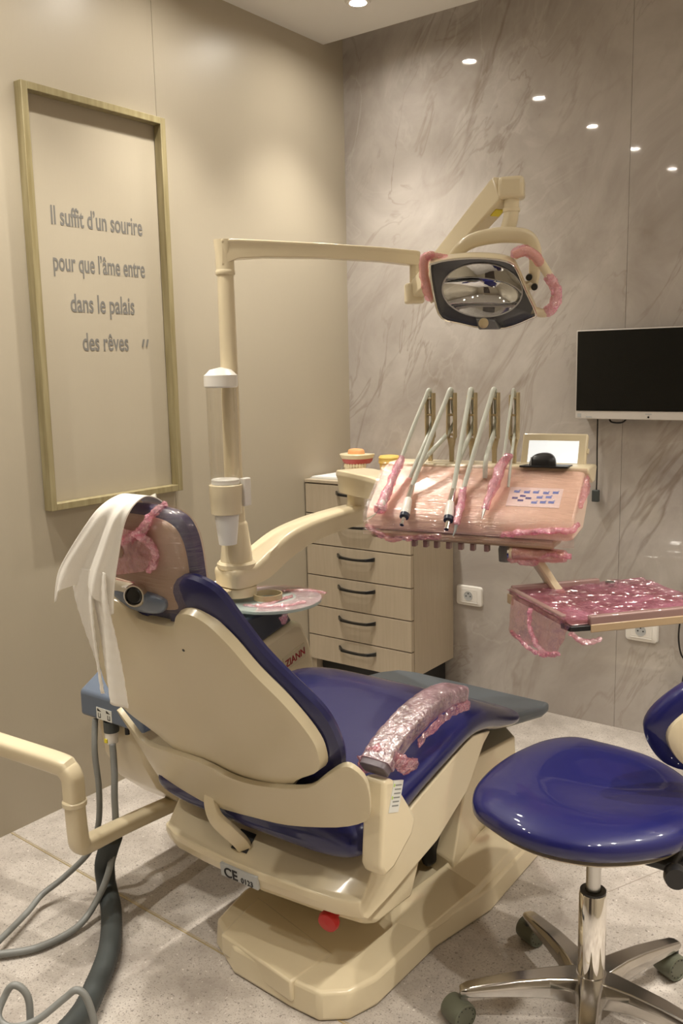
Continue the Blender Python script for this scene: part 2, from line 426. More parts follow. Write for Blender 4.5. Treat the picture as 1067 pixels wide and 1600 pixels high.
# brass strips let into the floor joints
bm = bmesh.new()
fr = Fr((.002, -1.7525, 0), (1, -.0545, 0), (.0545, 1, 0))
fbox(bm, fr, (0, -.0018, -.004), (1.9, .0018, .0012)); fbox(bm, fr, (0, .0052, -.004), (1.9, .0066, .0008))
struct('trim_2', bm, M['gold'])
bm = bmesh.new(); fbox(bm, Fr((1.547, -1.074, 0), (.403, .915, 0), (-.915, .403, 0)), (-.05, -.0012, -.004), (1.15, .0012, .0006))
struct('trim_3', bm, mat('floor_joint', (.33, .29, .25), .5))

# ------------------------------------------------------------------ downlights
k = 0
for ix, lx in enumerate(LAMPS_X):
    for iy, ly in enumerate(LAMPS_Y):
        vis = (ix == 0 and iy == 0)
        lab = ('round recessed downlight at the top edge of the picture, nearest the marble wall' if vis else
               'recessed downlight whose bright reflection is %s from the ceiling on the marble wall' % ('', 'second', 'third', 'fourth', 'fifth')[iy] if ix == 0 else
               'round recessed ceiling downlight of the row on the stool side, outside the picture')
        t = thing('downlight', lab, 'ceiling light', (lx, ly, ROOM_Z), 'ceiling downlights')
        put('trim_ring', La([(.030, -.010), (.040, -.010), (.046, -.003), (.047, 0.0), (.030, 0.0), (.030, -.010)], (lx, ly, ROOM_Z), cap=False), M['white'], t)
        bm = bmesh.new(); bm.faces.new([bm.verts.new((lx+.029*math.cos(-2*PI*q/24), ly+.029*math.sin(-2*PI*q/24), ROOM_Z-.002)) for q in range(24)])
        me = bpy.data.meshes.new('lamp_disc'); bmesh.ops.translate(bm, verts=bm.verts, vec=-t.location); bm.to_mesh(me); bm.free(); me.materials.append(M['lamp'])
        o = bpy.data.objects.new('lamp_disc', me); COL.objects.link(o); o.parent = t
        ld = bpy.data.lights.new('downlight_beam', 'SPOT'); ld.energy = SPOT_W*(.85 if ix == 0 else 1.4); ld.color = LIGHT_COL; ld.shadow_soft_size = .03
        ld.spot_size = math.radians(SPOT_DEG); ld.spot_blend = 1.0
        lo = bpy.data.objects.new('downlight_beam', ld); COL.objects.link(lo); lo.parent = t; lo.location = (0, 0, -.04)

# ------------------------------------------------------------------ frame and lettering on the beige wall
y0, y1, z0, z1, FX, FW = -1.5556, -1.0246, .9412, 2.1451, .035, .021
t = thing('picture_frame', 'tall empty gilt wooden frame on the beige wall around grey lettering', 'frame', (0, (y0+y1)/2, z0))
xi = .002
put('side_rail', Bx((xi, y0, z0), (FX, y0+FW, z1)), M['gilt'], t, bevel=.0015)
put('side_rail', Bx((xi, y1-FW, z0), (FX, y1, z1)), M['gilt'], t, bevel=.0015)
put('top_rail', Bx((xi, y0+FW, z1-FW), (FX, y1-FW, z1)), M['gilt'], t, bevel=.0015)
put('bottom_rail', Bx((xi, y0+FW, z0), (FX, y1-FW, z0+FW)), M['gilt'], t, bevel=.0015)
t = thing('wall_lettering', 'grey French sentence in four lines lettered on the wall inside the frame', 'lettering', (.001, -1.29, 1.40))
for s, ya, yb, zb in (("Il suffit d\u2019un sourire", -1.461, -1.116, 1.776), ("pour que l\u2019âme entre", -1.464, -1.114, 1.645),
                      ("dans le palais", -1.412, -1.166, 1.527), ("des rêves", -1.377, -1.199, 1.412)):
    b_ = textbm(s, .076, Fr((.0007, ya, zb), (0, 1, 0), (0, 0, 1), (1, 0, 0)), 1.0, bold=.0010, ext=.0002)
    ymax = max(v.co.y for v in b_.verts); ymin = min(v.co.y for v in b_.verts)
    for v in b_.verts: v.co.y = ya+(v.co.y-ymin)*(yb-ya)/(ymax-ymin)
    put('text_line', b_, M['ink'], t, smooth=False)
bm = bmesh.new()
fr = Fr((.0015, -1.143, 1.422), (0, 1, 0), (0, 0, 1), (1, 0, 0))
for dx in (0, .017): prism(bm, fr, [(dx, .004), (dx+.004, 0), (dx+.012, .026), (dx+.005, .026)], 0, .0008)
put('quote_mark', bm, M['ink'], t, smooth=False)

# ------------------------------------------------------------------ drawer cabinet in the corner
CX, CY = .51, -.325
t = thing('drawer_cabinet', 'beige drawer cabinet with black bow handles in the corner against the marble wall', 'cabinet', (CX/2, CY/2, 0))
put('body', Bx((.003, CY+.02, .147), (CX, -.003, .887)), M['lam'], t, bevel=.001)
put('top_board', Bx((.003, CY-.002, .888), (CX+.002, -.003, .9)), M['lam'], t, bevel=.001)
put('plinth', Bx((.04, CY+.045, 0), (CX-.03, -.02, .146)), M['black'], t)
put('side_foot', Bx((.003, CY+.015, 0), (.03, -.02, .146)), M['lam'], t)
zs = [.147, .2531, .3785, .507, .6356, .763, .885]
for a, b in zip(zs, zs[1:]):
    d = put('drawer', Bx((.006, CY, a+.0022), (CX-.002, CY+.0195, b-.0022)), M['lam'], t, bevel=.0008)
    zc = b-.0325 if b < .8 else b-.03
    bm = bmesh.new()
    n_ = 14
    rings = []
    for i in range(n_+1):
        s = i/n_; x = .166+.178*s; arc = math.sin(PI*s)
        flare = .0045+.0035*abs(2*s-1)**3
        yb = CY-.004-.022*min(1, arc*2.2); zz = zc-.006*arc
        rings.append([V(x, yb-.006, zz-flare), V(x, yb+.006 if 0 < i < n_ else CY-.0003, zz-flare), V(x, yb+.006 if 0 < i < n_ else CY-.0003, zz+flare), V(x, yb-.006, zz+flare)])
    loft(bm, rings)
    put('handle', bm, M['blackm'], d, bevel=.0012, label='black bowed metal handle')

# things on the cabinet
t = thing('dental_model', 'teeth model with red gums and an orange piece on top, on the cabinet', 'dental model', (.137, -.15, .9))
def horseshoe(rad, d, n=18):
    out = [(rad*math.sin(a), -rad*.95*math.cos(a)+d) for a in [(-PI*.5)+PI*i/(n-1) for i in range(n)]]
    return [(-rad, d+.035)]+out+[(rad, d+.035)]
def ring_at(z, r, o): return [V(o[0]+x, o[1]+y, z) for x, y in horseshoe(r, 0)]
o_ = (.137, -.15)
bm = bmesh.new(); loft(bm, [ring_at(.9, .043, o_), ring_at(.918, .045, o_), ring_at(.93, .038, o_)]); put('lower_gum', bm, M['gum'], t, sub=0)
bm = bmesh.new(); loft(bm, [ring_at(.966, .05, o_), ring_at(.976, .062, o_), ring_at(.981, .063, o_), ring_at(.954, .046, o_)][::1]); bm.free()
bm = bmesh.new(); loft(bm, [ring_at(.952, .046, o_), ring_at(.962, .056, o_), ring_at(.974, .061, o_)]); put('upper_gum', bm, M['gum'], t)
bm = bmesh.new(); loft(bm, [ring_at(.9735, .060, o_), ring_at(.985, .067, o_), ring_at(.991, .069, o_), ring_at(.993, .067, o_)]); put('upper_base', bm, M['tooth'], t)
for nm, zc, r, hz in (('upper_teeth', .946, .046, .012), ('lower_teeth', .933, .042, .010)):
    bm = bmesh.new()
    for i in range(12):
        a = -PI*.5+PI*(i+.5)/12; wv = .0062 if 3 < i < 8 else .0072
        bmesh.ops.create_icosphere(bm, subdivisions=2, radius=1, matrix=Matrix.Translation((o_[0]+r*math.sin(a), o_[1]-.95*r*math.cos(a), zc)) @ Matrix.Diagonal((wv, wv, hz, 1)))
    put(nm, bm, M['tooth'], t)
bm = bmesh.new(); pillow(bm, Fr((.142, -.155, .993), (1, 0, 0), (0, 1, 0)), c2([(-.03, -.018), (0, -.026), (.03, -.018), (.034, .012), (0, .022), (-.034, .012)]), .022, .0005, 4)
put('plaster_mount', bm, M['plaster'], t)
put('hinge', Sw([(.10, -.185, .905), (.094, -.195, .93), (.096, -.18, .955)], .003), M['steel'], t)
t = thing('dental_cast', 'small yellow dental cast on the cabinet by the marble wall', 'dental cast', (.267, -.10, .9))
bm = bmesh.new(); lathe(bm, [(.036, 0), (.040, .014), (.037, .030), (.039, .052)], (.267, -.10, .9)); put('cast_base', bm, M['yellow'], t)
bm = bmesh.new(); lathe(bm, [(.040, .0525), (.044, .058), (.042, .074), (.044, .078), (.038, .086), (.02, .088)], (.267, -.10, .9)); put('cast_top', bm, M['yellow'], t)
t = thing('paper_stack', 'white papers lying on the left corner of the cabinet top', 'papers', (.06, -.2, .9))
bm = bmesh.new(); prism(bm, Fr((0, 0, .9002), (1, 0, 0), (0, 1, 0)), [(.012, -.30), (.16, -.285), (.14, -.10), (.02, -.12)], 0, .004); put('lower_sheet', bm, M['label'], t)
bm = bmesh.new(); prism(bm, Fr((0, 0, .9043), (1, 0, 0), (0, 1, 0)), [(.02, -.298), (.16, -.28), (.145, -.09), (.03, -.10)], 0, .005); put('upper_sheet', bm, M['paper'], t)

# ------------------------------------------------------------------ wall monitor, cables, outlets
t = thing('wall_monitor', 'black-screened monitor with a silver lower bar on the marble wall', 'monitor', (1.29, -.03, 1.14))
XM = 1.038
put('back_housing', Bx((XM+.01, -.045, 1.16), (XM+.50, -.001, 1.44)), M['black'], t, bevel=.006)
put('frame', Bx((XM, -.058, 1.146), (XM+.515, -.0455, 1.455)), M['silver'], t, bevel=.002)
put('screen', Bx((XM+.004, -.0592, 1.1745), (XM+.511, -.0582, 1.4515)), M['screen'], t)
put('sticker', Bx((XM+.008, -.0586, 1.152), (XM+.022, -.0582, 1.165)), M['labelg'], t)
put('sticker', Bx((XM+.04, -.0586, 1.151), (XM+.062, -.0582, 1.155)), M['labelg'], t)
put('badge', Bx((XM+.250, -.0586, 1.163), (XM+.272, -.0582, 1.167)), M['labelg'], t)
put('sensor', La([(.0035, 0), (.0035, .001)], (XM+.261, -.0582, 1.155), (0, -1, 0)), M['black'], t)
put('cable_loop', Sw([(1.15, -.02, 1.155), (1.16, -.03, 1.135), (1.20, -.03, 1.134), (1.215, -.02, 1.155)], .003, per=6), M['black'], t)
t = thing('hanging_cable', 'thin black cable with a grey plug hanging below the monitor', 'cable', (1.11, -.03, .9))
put('cord', Sw([(1.107, -.02, 1.155), (1.108, -.022, 1.05), (1.109, -.02, .95), (1.107, -.016, .888)], .0025, per=6), M['black'], t)
put('plug', Bx((1.092, -.024, .845), (1.118, -.008, .888)), M['hosed'], t, bevel=.003)
t = thing('power_cable', 'thin black cable looping down the marble wall by the second outlet', 'cable', (1.43, -.02, .3))
put('cord', Sw([(1.43, -.010, .60), (1.425, -.014, .50), (1.415, -.014, .40), (1.425, -.014, .33), (1.45, -.014, .30), (1.5, -.03, .27)], .003, per=6), M['black'], t)
t = thing('black_case', 'dark rounded case by the marble wall behind the stool backrest', 'case', (1.56, -.06, 0))
bm = bmesh.new(); pillow(bm, Fr((1.56, -.062, .16), (1, 0, 0), (0, 0, 1), (0, -1, 0)), c2([(-.10, -.15), (-.108, 0), (-.105, .12), (-.06, .165), (.06, .165), (.11, .1), (.11, -.15)]), .05, .05, 5)
put('shell', bm, M['black'], t); put('handle', Sw([(1.52, -.062, .32), (1.53, -.062, .355), (1.59, -.062, .355), (1.6, -.062, .32)], .008, per=5), M['black'], t)

def outlet(x, z, lab, W=.118, H=.082):
    t = thing('wall_outlet', lab, 'outlet', (x, 0, z), 'wall outlets')
    def f(a, b, c): return V(x+a, -c, z+b)
    bm = bmesh.new()
    oc = []
    for sx, sy, a0 in ((1, 1, 0), (-1, 1, 90), (-1, -1, 180), (1, -1, 270)):
        for q in range(5):
            a = math.radians(a0+q*22.5); oc.append((sx*(W/2-.012)+.012*math.cos(a), sy*(H/2-.012)+.012*math.sin(a)))
    def rg(s, c, dx=0): return [f(p*s, q*s, c) for p, q in oc]
    loft(bm, [rg(1, .0005), rg(1, .005), rg(.95, .010), rg(.9, .011)])
    put('cover_plate', bm, M['white'], t)
    fr = Fr((x, -.011, z), (1, 0, 0), (0, 0, 1), (0, -1, 0))
    bm = bmesh.new(); fbox(bm, fr, (-.039, -.0225, 0), (.039, .0225, .0015)); put('insert', bm, M['white'], t, bevel=.0006)
    bm = bmesh.new(); fbox(bm, fr, (-.039, -.0285, 0), (.039, -.0240, .003)); put('ledge', bm, M['white'], t, bevel=.0006)
    bm = bmesh.new(); fbox(bm, fr, (-.039, .0240, 0), (.039, .0265, .0012)); put('ledge', bm, M['white'], t, bevel=.0006)
    bm = bmesh.new(); lathe(bm, [(.0195, .0016), (.0195, .0028), (.0175, .0028), (.0172, .0018), (.001, .0018)], (x-.002, -.011, z), (0, -1, 0)); put('socket', bm, M['labelg'], t)
    for dx, dz in ((-.0095, -.001), (.0095, -.001), (0, .010)):
        put('hole', La([(.0028, .0019), (.0028, .0024)], (x-.002+dx, -.011, z+dz), (0, -1, 0), n=12), M['black'], t)
outlet(.585, .4215, 'white wall outlet beside the drawer cabinet on the marble wall')
outlet(1.283, .388, 'white wall outlet low under the instrument tray on the marble wall')

# ------------------------------------------------------------------ dental chair
XC = 1.03
ch = thing('dental_chair', 'cream dental chair with navy cushions in the middle of the room', 'dental chair', (XC, -1.35, 0))
# base plate
ZP = .066
bo = [(.85, -.52), (.845, -1.66), (.875, -1.785), (.985, -1.84), (1.16, -1.852), (1.235, -1.85), (1.285, -1.81), (1.308, -1.74), (1.312, -1.5), (1.35, -1.3), (1.338, -.95), (1.25, -.52)]
bm = bmesh.new(); prism(bm, Fr((0, 0, 0), (1, 0, 0), (0, 1, 0)), bo, 0, ZP, .012)
bp = put('base_plate', bm, M['cream'], ch, bevel=.009, seg=3)
bm = bmesh.new(); prism(bm, Fr((0, 0, 0), (1, 0, 0), (0, 1, 0)), [(.93, -1.822), (1.168, -1.858), (1.185, -1.73), (.90, -1.66)], .02, ZP+.0035, .01)
put('base_cover', bm, M['cream'], bp, bevel=.005)
# raised flange along the right edge and the front pedestal
bm = bmesh.new()
loft(bm, [[V(x, y, z) for x, z in r] for y, r in (
    (-1.56, [(1.17, .05), (1.304, .05), (1.300, .064), (1.18, .066)]),
    (-1.34, [(1.19, .05), (1.337, .05), (1.333, .082), (1.24, .108)]),
    (-1.15, [(1.19, .05), (1.338, .05), (1.334, .095), (1.27, .15)]),
    (-.92, [(1.19, .05), (1.332, .05), (1.328, .10), (1.27, .15)]))])
put('side_flange', bm, M['cream'], bp, bevel=.003, ang=15)
bm = bmesh.new()
loft(bm, [[V(x, y, z) for x, y in ((.82, -1.30+d), (1.17-.5*d, -1.30+d), (1.262-.3*d, -1.335+d*1.4), (1.262, -.97-d*.2), (1.20, -.91-d*.2), (.84, -.91))] for z, d in ((.06, 0), (.12, 0.0), (.33, .10))])
put('pedestal', bm, M['cream'], ch, bevel=.005, ang=20)
put('lift_arm', Bx((.90, -1.62, .10), (1.16, -1.0, .245)), M['creamd'], ch, bevel=.02)
bm = bmesh.new(); box(bm, (1.165, -1.34, .08), (1.20, -1.02, .30)); put('hollow_shade', bm, M['black'], ch, bevel=.02, seg=3)  # black block standing in for the shaded hollow beside the pedestal
# seat housing: profile swept across the chair, its rear face bowed
def hprof(s):
    q = abs(s); bow = .022*q*q; inn = .014*max(0, q-.88)/.12
    P = [(-1.750+.01*q, .348), (-1.828+bow+inn, .2815), (-1.8405+bow+inn, .278), (-1.8415+bow+inn, .262), (-1.832+bow+inn, .238), (-1.78, .218+inn*.5), (-1.68, .238), (-1.50, .272), (-1.36, .335), (-1.275, .425), (-1.24, .445), (-1.33, .465), (-1.6, .40)]
    return P
bm = bmesh.new()
ss = [-1, -.97, -.8, -.5, -.2, 0, .2, .5, .8, .97, 1]
loft(bm, [[V(XC+s*.285, y, z) for y, z in hprof(s)] for s in ss])
hs = put('seat_housing', bm, M['cream'], ch, bevel=.003, seg=2, ang=25)
# slot in the rear deck (dark), deck line
fr = Fr((.970, -1.816, .2915), (1, 0, 0), (0, .761, .649), (0, -.649, .761))
bm = bmesh.new(); fbox(bm, fr, (0, 0, -.006), (.046, .046, .0014)); put('slot', bm, M['black'], hs, smooth=False)
# lower cover with the red stop button
bm = bmesh.new()
loft(bm, [[V(x, y+k_, z) for y, z in ((-1.800, .235), (-1.785, .192), (-1.755, .172), (-1.62, .163), (-1.598, .205), (-1.575, .252), (-1.44, .275), (-1.6, .28))] for x, k_ in ((.79, .07), (.805, .055), (.90, .015), (XC, .0), (1.17, .012), (1.275, .028), (1.292, .045))])
lc = put('lower_cover', bm, M['cream'], ch, bevel=.007, seg=3)
put('emergency_button', La([(.012, 0), (.012, .016), (.022, .017), (.024, .026), (.021, .034), (.001, .037)], (1.226, -1.775, .207), (.12, -1, -.22)), M['red'], ch, label='red mushroom stop button')
# CE label on the rear lower lip
fr = Fr((.963, -1.8430, .2500), (1, .0, 0), (0, -.12, .99))
bm = bmesh.new(); fbox(bm, fr, (0, -.013, -.006), (.108, .018, .0012)); pl = put('certification_label', bm, M['labelg'], ch, smooth=False)
fr.o = fr.p(.010, -.011, .002)
put('certification_mark', textbm('CE', .034, fr, 1.0, bold=.0004), M['black'], pl, smooth=False)
fr.o = fr.p(.050, 0, 0)
put('certification_number', textbm('0123', .019, fr, .95), M['black'], pl, smooth=False)
# link arm rising from the slot to the backrest
bm = bmesh.new(); sweep(bm, [(.933, -1.826, .440), (.935, -1.838, .402), (.957, -1.846, .372), (.985, -1.838, .348), (1.0, -1.818, .318), (1.002, -1.798, .285)], [.016, .016, .017, .019, .018, .016], .009, n=12, e=4, per=6, up=(0, -.5, 1))
put('link_arm', bm, M['cream'], ch)
# seat cushion
prof = [(-1.826, .270, .380, .425), (-1.816, .288, .358, .445), (-1.78, .302, .350, .465), (-1.70, .304, .366, .486), (-1.6, .305, .405, .50), (-1.48, .304, .432, .522), (-1.36, .300, .448, .54),
        (-1.27, .297, .435, .532), (-1.18, .292, .408, .498), (-1.10, .286, .392, .462), (-1.06, .278, .39, .447), (-1.045, .262, .40, .437)]
Pp = catmull([(p[0], p[1], p[2]) for p in prof], 4); Pt = catmull([(p[3], 0, 0) for p in prof], 4)
bm = bmesh.new(); rings = []
for a, b in zip(Pp, Pt):
    y, hw, zb, zt = a.x, a.y, a.z, b.x
    r = []
    for k in range(40):
        th = 2*PI*k/40; c, s = math.cos(th), math.sin(th)
        x = math.copysign(abs(c)**(2/4.2), c)*hw; h = math.copysign(abs(s)**(2/2.6), s)
        z = (zb+zt)/2+h*(zt-zb)/2
        if h > 0: z -= .006*math.cos(min(abs(x)/hw, 1)*PI/2)
        r.append(V(XC+x, y, z))
    rings.append(r)
loft(bm, rings); put('seat_cushion', bm, M['navyw'], ch, label='navy vinyl seat cushion under clear plastic')
# foot board
bm = bmesh.new()
fr = Fr((XC, -1.10, .428), (1, 0, 0), (0, 1, -.165))
prism(bm, fr, [(-.262, 0), (.262, 0), (.276, .20), (.262, .275), (-.20, .30), (-.26, .28), (-.275, .20)], -.030, 0)
put('foot_board', bm, M['slate'], ch, bevel=.010, seg=3, label='dark grey foot board')
# backrest: navy cushion seen round a cream shell
BN = Vector((0, -.8944, -.4472))
bf = Fr((XC, -1.8, .42), (1, 0, 0), (0, -.4472, .8944), BN)
half = [(.030, .555), (.055, .603), (.11, .622), (.168, .600), (.194, .535), (.222, .465), (.268, .398), (.310, .34), (.320, .275), (.306, .20), (.25, .09), (.15, .02)]
outl = half+[(-x, y) for x, y in half[::-1]]
ol = c2(outl, 4)
bm = bmesh.new(); pillow(bm, Fr(bf.p(0, 0, -.020), bf.u, bf.v, BN), ol, .034, .030, 2.6, rings=10)
put('backrest_cushion', bm, M['navyw'], ch, label='navy vinyl backrest cushion under clear plastic')
sh = [(.045, .525), (.075, .556), (.115, .566), (.152, .548), (.185, .505), (.215, .445), (.262, .378), (.293, .31), (.296, .26), (.275, .205), (.2, .15), (.1, .06)]
sl = c2(sh+[(-x, y) for x, y in sh[::-1]], 4)
bm = bmesh.new(); pillow(bm, Fr(bf.p(0, 0, .002), bf.u, bf.v, BN), sl, .028, .005, 6, rings=8)
bs = put('backrest_shell', bm, M['creamd'], ch)
put('screw_hole', La([(.003, .0), (.003, .0015)], bf.p(.058, .473, .0295), BN, n=10), M['black'], bs)
# lumbar cover: a band that wraps the lower back with two ears
lo = [(-.352, .158), (-.345, .172), (-.330, .170), (-.300, .150), (-.255, .118), (-.17, .128), (-.06, .138), (.03, .120), (.10, .124), (.17, .138), (.235, .158), (.285, .198), (.325, .226), (.345, .220), (.358, .180),
      (.345, .106), (.325, .072), (.26, .048), (.13, .012), (.035, .0), (-.10, -.018), (-.2, -.022), (-.275, -.032), (-.305, .005), (-.325, .10)]
n_ = len(lo)
fine = [(p.x, p.y) for p in catmull(lo, 3, True)]
def wrapd(x, y): return .043-.30*max(0, abs(x)-.27)**1.2-.02*(abs(x)/.3)**2
from mathutils.geometry import delaunay_2d_cdt
grid = [(-.34+.02*i, -.03+.02*j) for i in range(35) for j in range(13)]
def inside(p):
    c = False
    for (xa, ya), (xb, yb) in zip(fine, fine[1:]+fine[:1]):
        if (ya > p[1]) != (yb > p[1]) and p[0] < (xb-xa)*(p[1]-ya)/(yb-ya)+xa: c = not c
    return c
gi = [g for g in grid if inside(g) and min((g[0]-a)**2+(g[1]-b)**2 for a, b in fine) > .0064**2]
nv = [Vector(p) for p in fine]+[Vector(p) for p in gi]
rv, re, rf, *_ = delaunay_2d_cdt(nv, [], [list(range(len(fine)))], 1, 1e-5)
bm = bmesh.new(); bv = [bm.verts.new(bf.p(p.x, p.y, wrapd(p.x, p.y))) for p in rv]
for f_ in rf: bm.faces.new([bv[i] for i in f_])
o = put('lumbar_cover', bm, M['creamd'], ch, ang=60)
sd = o.modifiers.new('solid', 'SOLIDIFY'); sd.thickness = .012; sd.offset = -1
bv_ = o.modifiers.new('bevel', 'BEVEL'); bv_.width = .003; bv_.segments = 2; bv_.limit_method = 'ANGLE'; bv_.angle_limit = math.radians(50)
# headrest
hf = Fr((XC-.014, -2.045, .998), (1, 0, 0), (0, -.12, .99), (0, -.99, -.12))
ho = [(-.118, -.085), (-.128, 0), (-.12, .07), (-.085, .098), (0, .104), (.085, .096), (.12, .065), (.128, 0), (.118, -.09), (.05, -.10), (-.05, -.10)]
bm = bmesh.new(); pillow(bm, Fr(hf.p(0, 0, -.010), hf.u, hf.v, hf.n), c2(ho, 4), .026, .024, 3)
hc = put('headrest_cushion', bm, M['navyw'], ch, label='navy headrest cushion')
bm = bmesh.new(); pillow(bm, hf, c2([(x*.93-.006, y*.90-.004) for x, y in ho], 4), .028, .004, 3.5)
hsn = put('headrest_shell', bm, M['taupe'], ch, label='taupe headrest shell under clear and pink film')
bm = bmesh.new(); pillow(bm, Fr(hf.p(0, 0, -.008), hf.u, hf.v, hf.n), c2([(x*1.015, y*1.02) for x, y in ho], 10), .042, .030, 3.2, rings=34)
for v in bm.verts: v.co += hf.n*(.0013*noise.noise(V(v.co.x*12, 1, v.co.z*190))+.0009*noise.noise(V(v.co.x*30, 4, v.co.z*400)))
put('plastic_wrap', bm, M['filmh'], hsn, smooth=False, label='clear film stretched over the headrest')
put('knob', La([(.021, -.05), (.022, .010), (.020, .014), (.0175, .014), (.0175, .010), (.001, .010)], (1.010, -2.076, .934), (.45, -1, .05)), M['chrome'], hsn, label='chrome knob barrel')
put('knob_face', La([(.0172, .0105), (.013, .014), (.001, .015)], (1.010, -2.076, .934), (.45, -1, .05)), M['blackm'], hsn, label='black glossy knob face')
put('bar', Sw([(.90, -2.055, .945), (1.0, -2.06, .94)], .018, n=16), M['chrome'], hsn)
put('vent_knob', La([(.016, 0), (.016, .004), (.009, .006), (.001, .006)], hf.p(-.05, .022, .032), hf.n, sx=1.25), M['taupe'], hsn)
# bunched pink film across the top and middle of the headrest
def ribbon(name, path, w_, parent, m, seed, amp=.006, th=.006, n=18):
    bm = bmesh.new(); sweep(bm, path, w_, th, n=n, per=16, round_end=True); crumple(bm, amp, 70, seed); crumple(bm, amp*.45, 210, seed+3)
    return put(name, bm, m, parent, smooth=False)
hp = lambda a, b, c=.036: hf.p(a, b, c)
ribbon('film_bunch', [hp(-.085, .022), hp(-.045, .035, .04), hp(0, .052, .04), hp(.03, .066, .034), hp(.045, .09, .02), hp(.05, .105, -.01)], [.010, .012, .014, .016, .012, .010], hsn, M['filmd'], 5)
ribbon('film_bunch', [hp(.02, .06), hp(.052, .04, .034), hp(.055, .015, .034), hp(.035, -.01, .036)], [.012, .008, .007, .005], hsn, M['filmd'], 8, .004)
bm = bmesh.new(); prism(bm, hf, [(-.095, -.035), (.02, -.012), (.055, .02), (.03, .06), (-.04, .07), (-.10, .055)], .0335, .0345); crumple(bm, .002, 40, 3)
put('film_patch', bm, M['film'], hsn)
# headrest stem plate (blue grey) in the notch
bm = bmesh.new(); pillow(bm, Fr(bf.p(-.03, .550, .008), bf.u, bf.v, BN), c2([(-.07, .025), (-.055, -.006), (0, -.016), (.055, -.006), (.075, .025), (0, .035)]), .012, .03, 3)
put('headrest_mount', bm, M['bluegrey'], ch)
# armrest
bm = bmesh.new()
prism(bm, Fr((1.336, 0, 0), (0, 1, 0), (0, 0, 1), (1, 0, 0)), [(-1.815, .562), (-1.783, .553), (-1.702, .440), (-1.715, .408), (-1.785, .366), (-1.820, .362), (-1.832, .385)], 0, .050)
ap = put('armrest_post', bm, M['cream'], ch, bevel=.009, seg=3)
bm = bmesh.new(); fr = Fr((1.3865, -1.785, .55), (0, 1, -.35), (0, .35, 1), (1, 0, 0)); fbox(bm, fr, (.0, -.062, -.003), (.036, .0, .0006))
lb = put('rating_label', bm, M['label'], ap, smooth=False)
bm = bmesh.new()
for i in range(6): fbox(bm, fr, (.008, -.010-.008*i, 0), (.031, -.0075-.008*i, .0010))
put('print_line', bm, M['hose'], lb, smooth=False)
bm = bmesh.new(); fbox(bm, fr, (.002, -.012, 0), (.006, -.006, .0011)); fbox(bm, fr, (.002, -.036, 0), (.006, -.030, .0011)); put('green_mark', bm, M['green'], lb, smooth=False)
apath = [(1.358, -1.812, .575), (1.358, -1.775, .600), (1.358, -1.715, .622), (1.356, -1.64, .637), (1.352, -1.56, .639), (1.345, -1.49, .627), (1.342, -1.468, .620)]
bm = bmesh.new(); sweep(bm, apath, .030, .017, n=20, e=5, per=5, up=(0, -.3, 1)); pad = put('armrest_pad', bm, M['padgrey'], ch, label='grey armrest pad wrapped in pink film', bevel=.004)
bm = bmesh.new(); sweep(bm, [(1.358, -1.800, .583)]+apath[1:], .033, .020, n=28, e=5, per=10, up=(0, -.3, 1)); crumple(bm, .0016, 75, 4); put('plastic_wrap', bm, M['filma'], pad)
ribbon('film_bunch', [(1.318, -1.79, .560), (1.325, -1.80, .588), (1.36, -1.79, .612), (1.392, -1.775, .588), (1.402, -1.745, .568)], [.010, .006, .006, .014, .020], pad, M['film'], 11, .008)
ribbon('film_bunch', [(1.390, -1.70, .598), (1.388, -1.62, .612), (1.384, -1.54, .613), (1.378, -1.47, .60)], [.003, .004, .004, .005], pad, M['film'], 12, .004, th=.010)

# ------------------------------------------------------------------ white cloth on the headrest
tw = thing('white_cloth', 'creased white cloth draped over the headrest with two hanging strips', 'cloth', (.95, -2.1, 1.0))
rows = [(-1.96, -1.96, 1.04, .96, 1.01), (-2.0, -2.0, 1.095, .955, 1.015), (-2.045, -2.045, 1.1165, .962, 1.024), (-2.085, -2.085, 1.113, .966, 1.038),
        (-2.113, -2.108, 1.095, .958, 1.040), (-2.128, -2.112, 1.065, .938, 1.028), (-2.140, -2.115, 1.022, .905, 1.018), (-2.147, -2.118, .985, .878, 1.010), (-2.15, -2.12, .957, .868, 1.006), (-2.15, -2.12, .932, .862, 1.003)]
NC = 40
def drape(t_): # lower edge drop across the width
    return -.018*math.exp(-(t_/.09)**2)*1.0+.022*math.exp(-((t_-.42)/.26)**2)-.028*math.exp(-((t_-.95)/.16)**2)
rr = []
R2 = catmull([(r[0], r[1], r[2]) for r in rows], 5); R3 = catmull([(r[3], r[4], 0) for r in rows], 5)
m_ = len(R2)
bm = bmesh.new()
for i in range(m_):
    dn = i/(m_-1); row = []
    for k in range(NC+1):
        s = k/NC
        x = R3[i].x+(R3[i].y-R3[i].x)*s; y = R2[i].x+(R2[i].y-R2[i].x)*s; z = R2[i].z+drape(s)*max(0, (dn-.5)*2)**2
        fo = max(0, dn-.25)
        y -= fo*(.010*math.sin(s*9+.6)+.006*math.sin(s*17+2+dn*2)); x += fo*.006*math.sin(s*8+dn*3)
        y -= fo*.012*math.exp(-((s-.80+.1*dn)/.06)**2)
        row.append(bm.verts.new((x, y, z)))
    rr.append(row)
for a, b in zip(rr, rr[1:]):
    for i in range(NC): bm.faces.new((a[i], a[i+1], b[i+1], b[i]))
put('drape', bm, M['cloth'], tw, ang=180, solid=.0022)
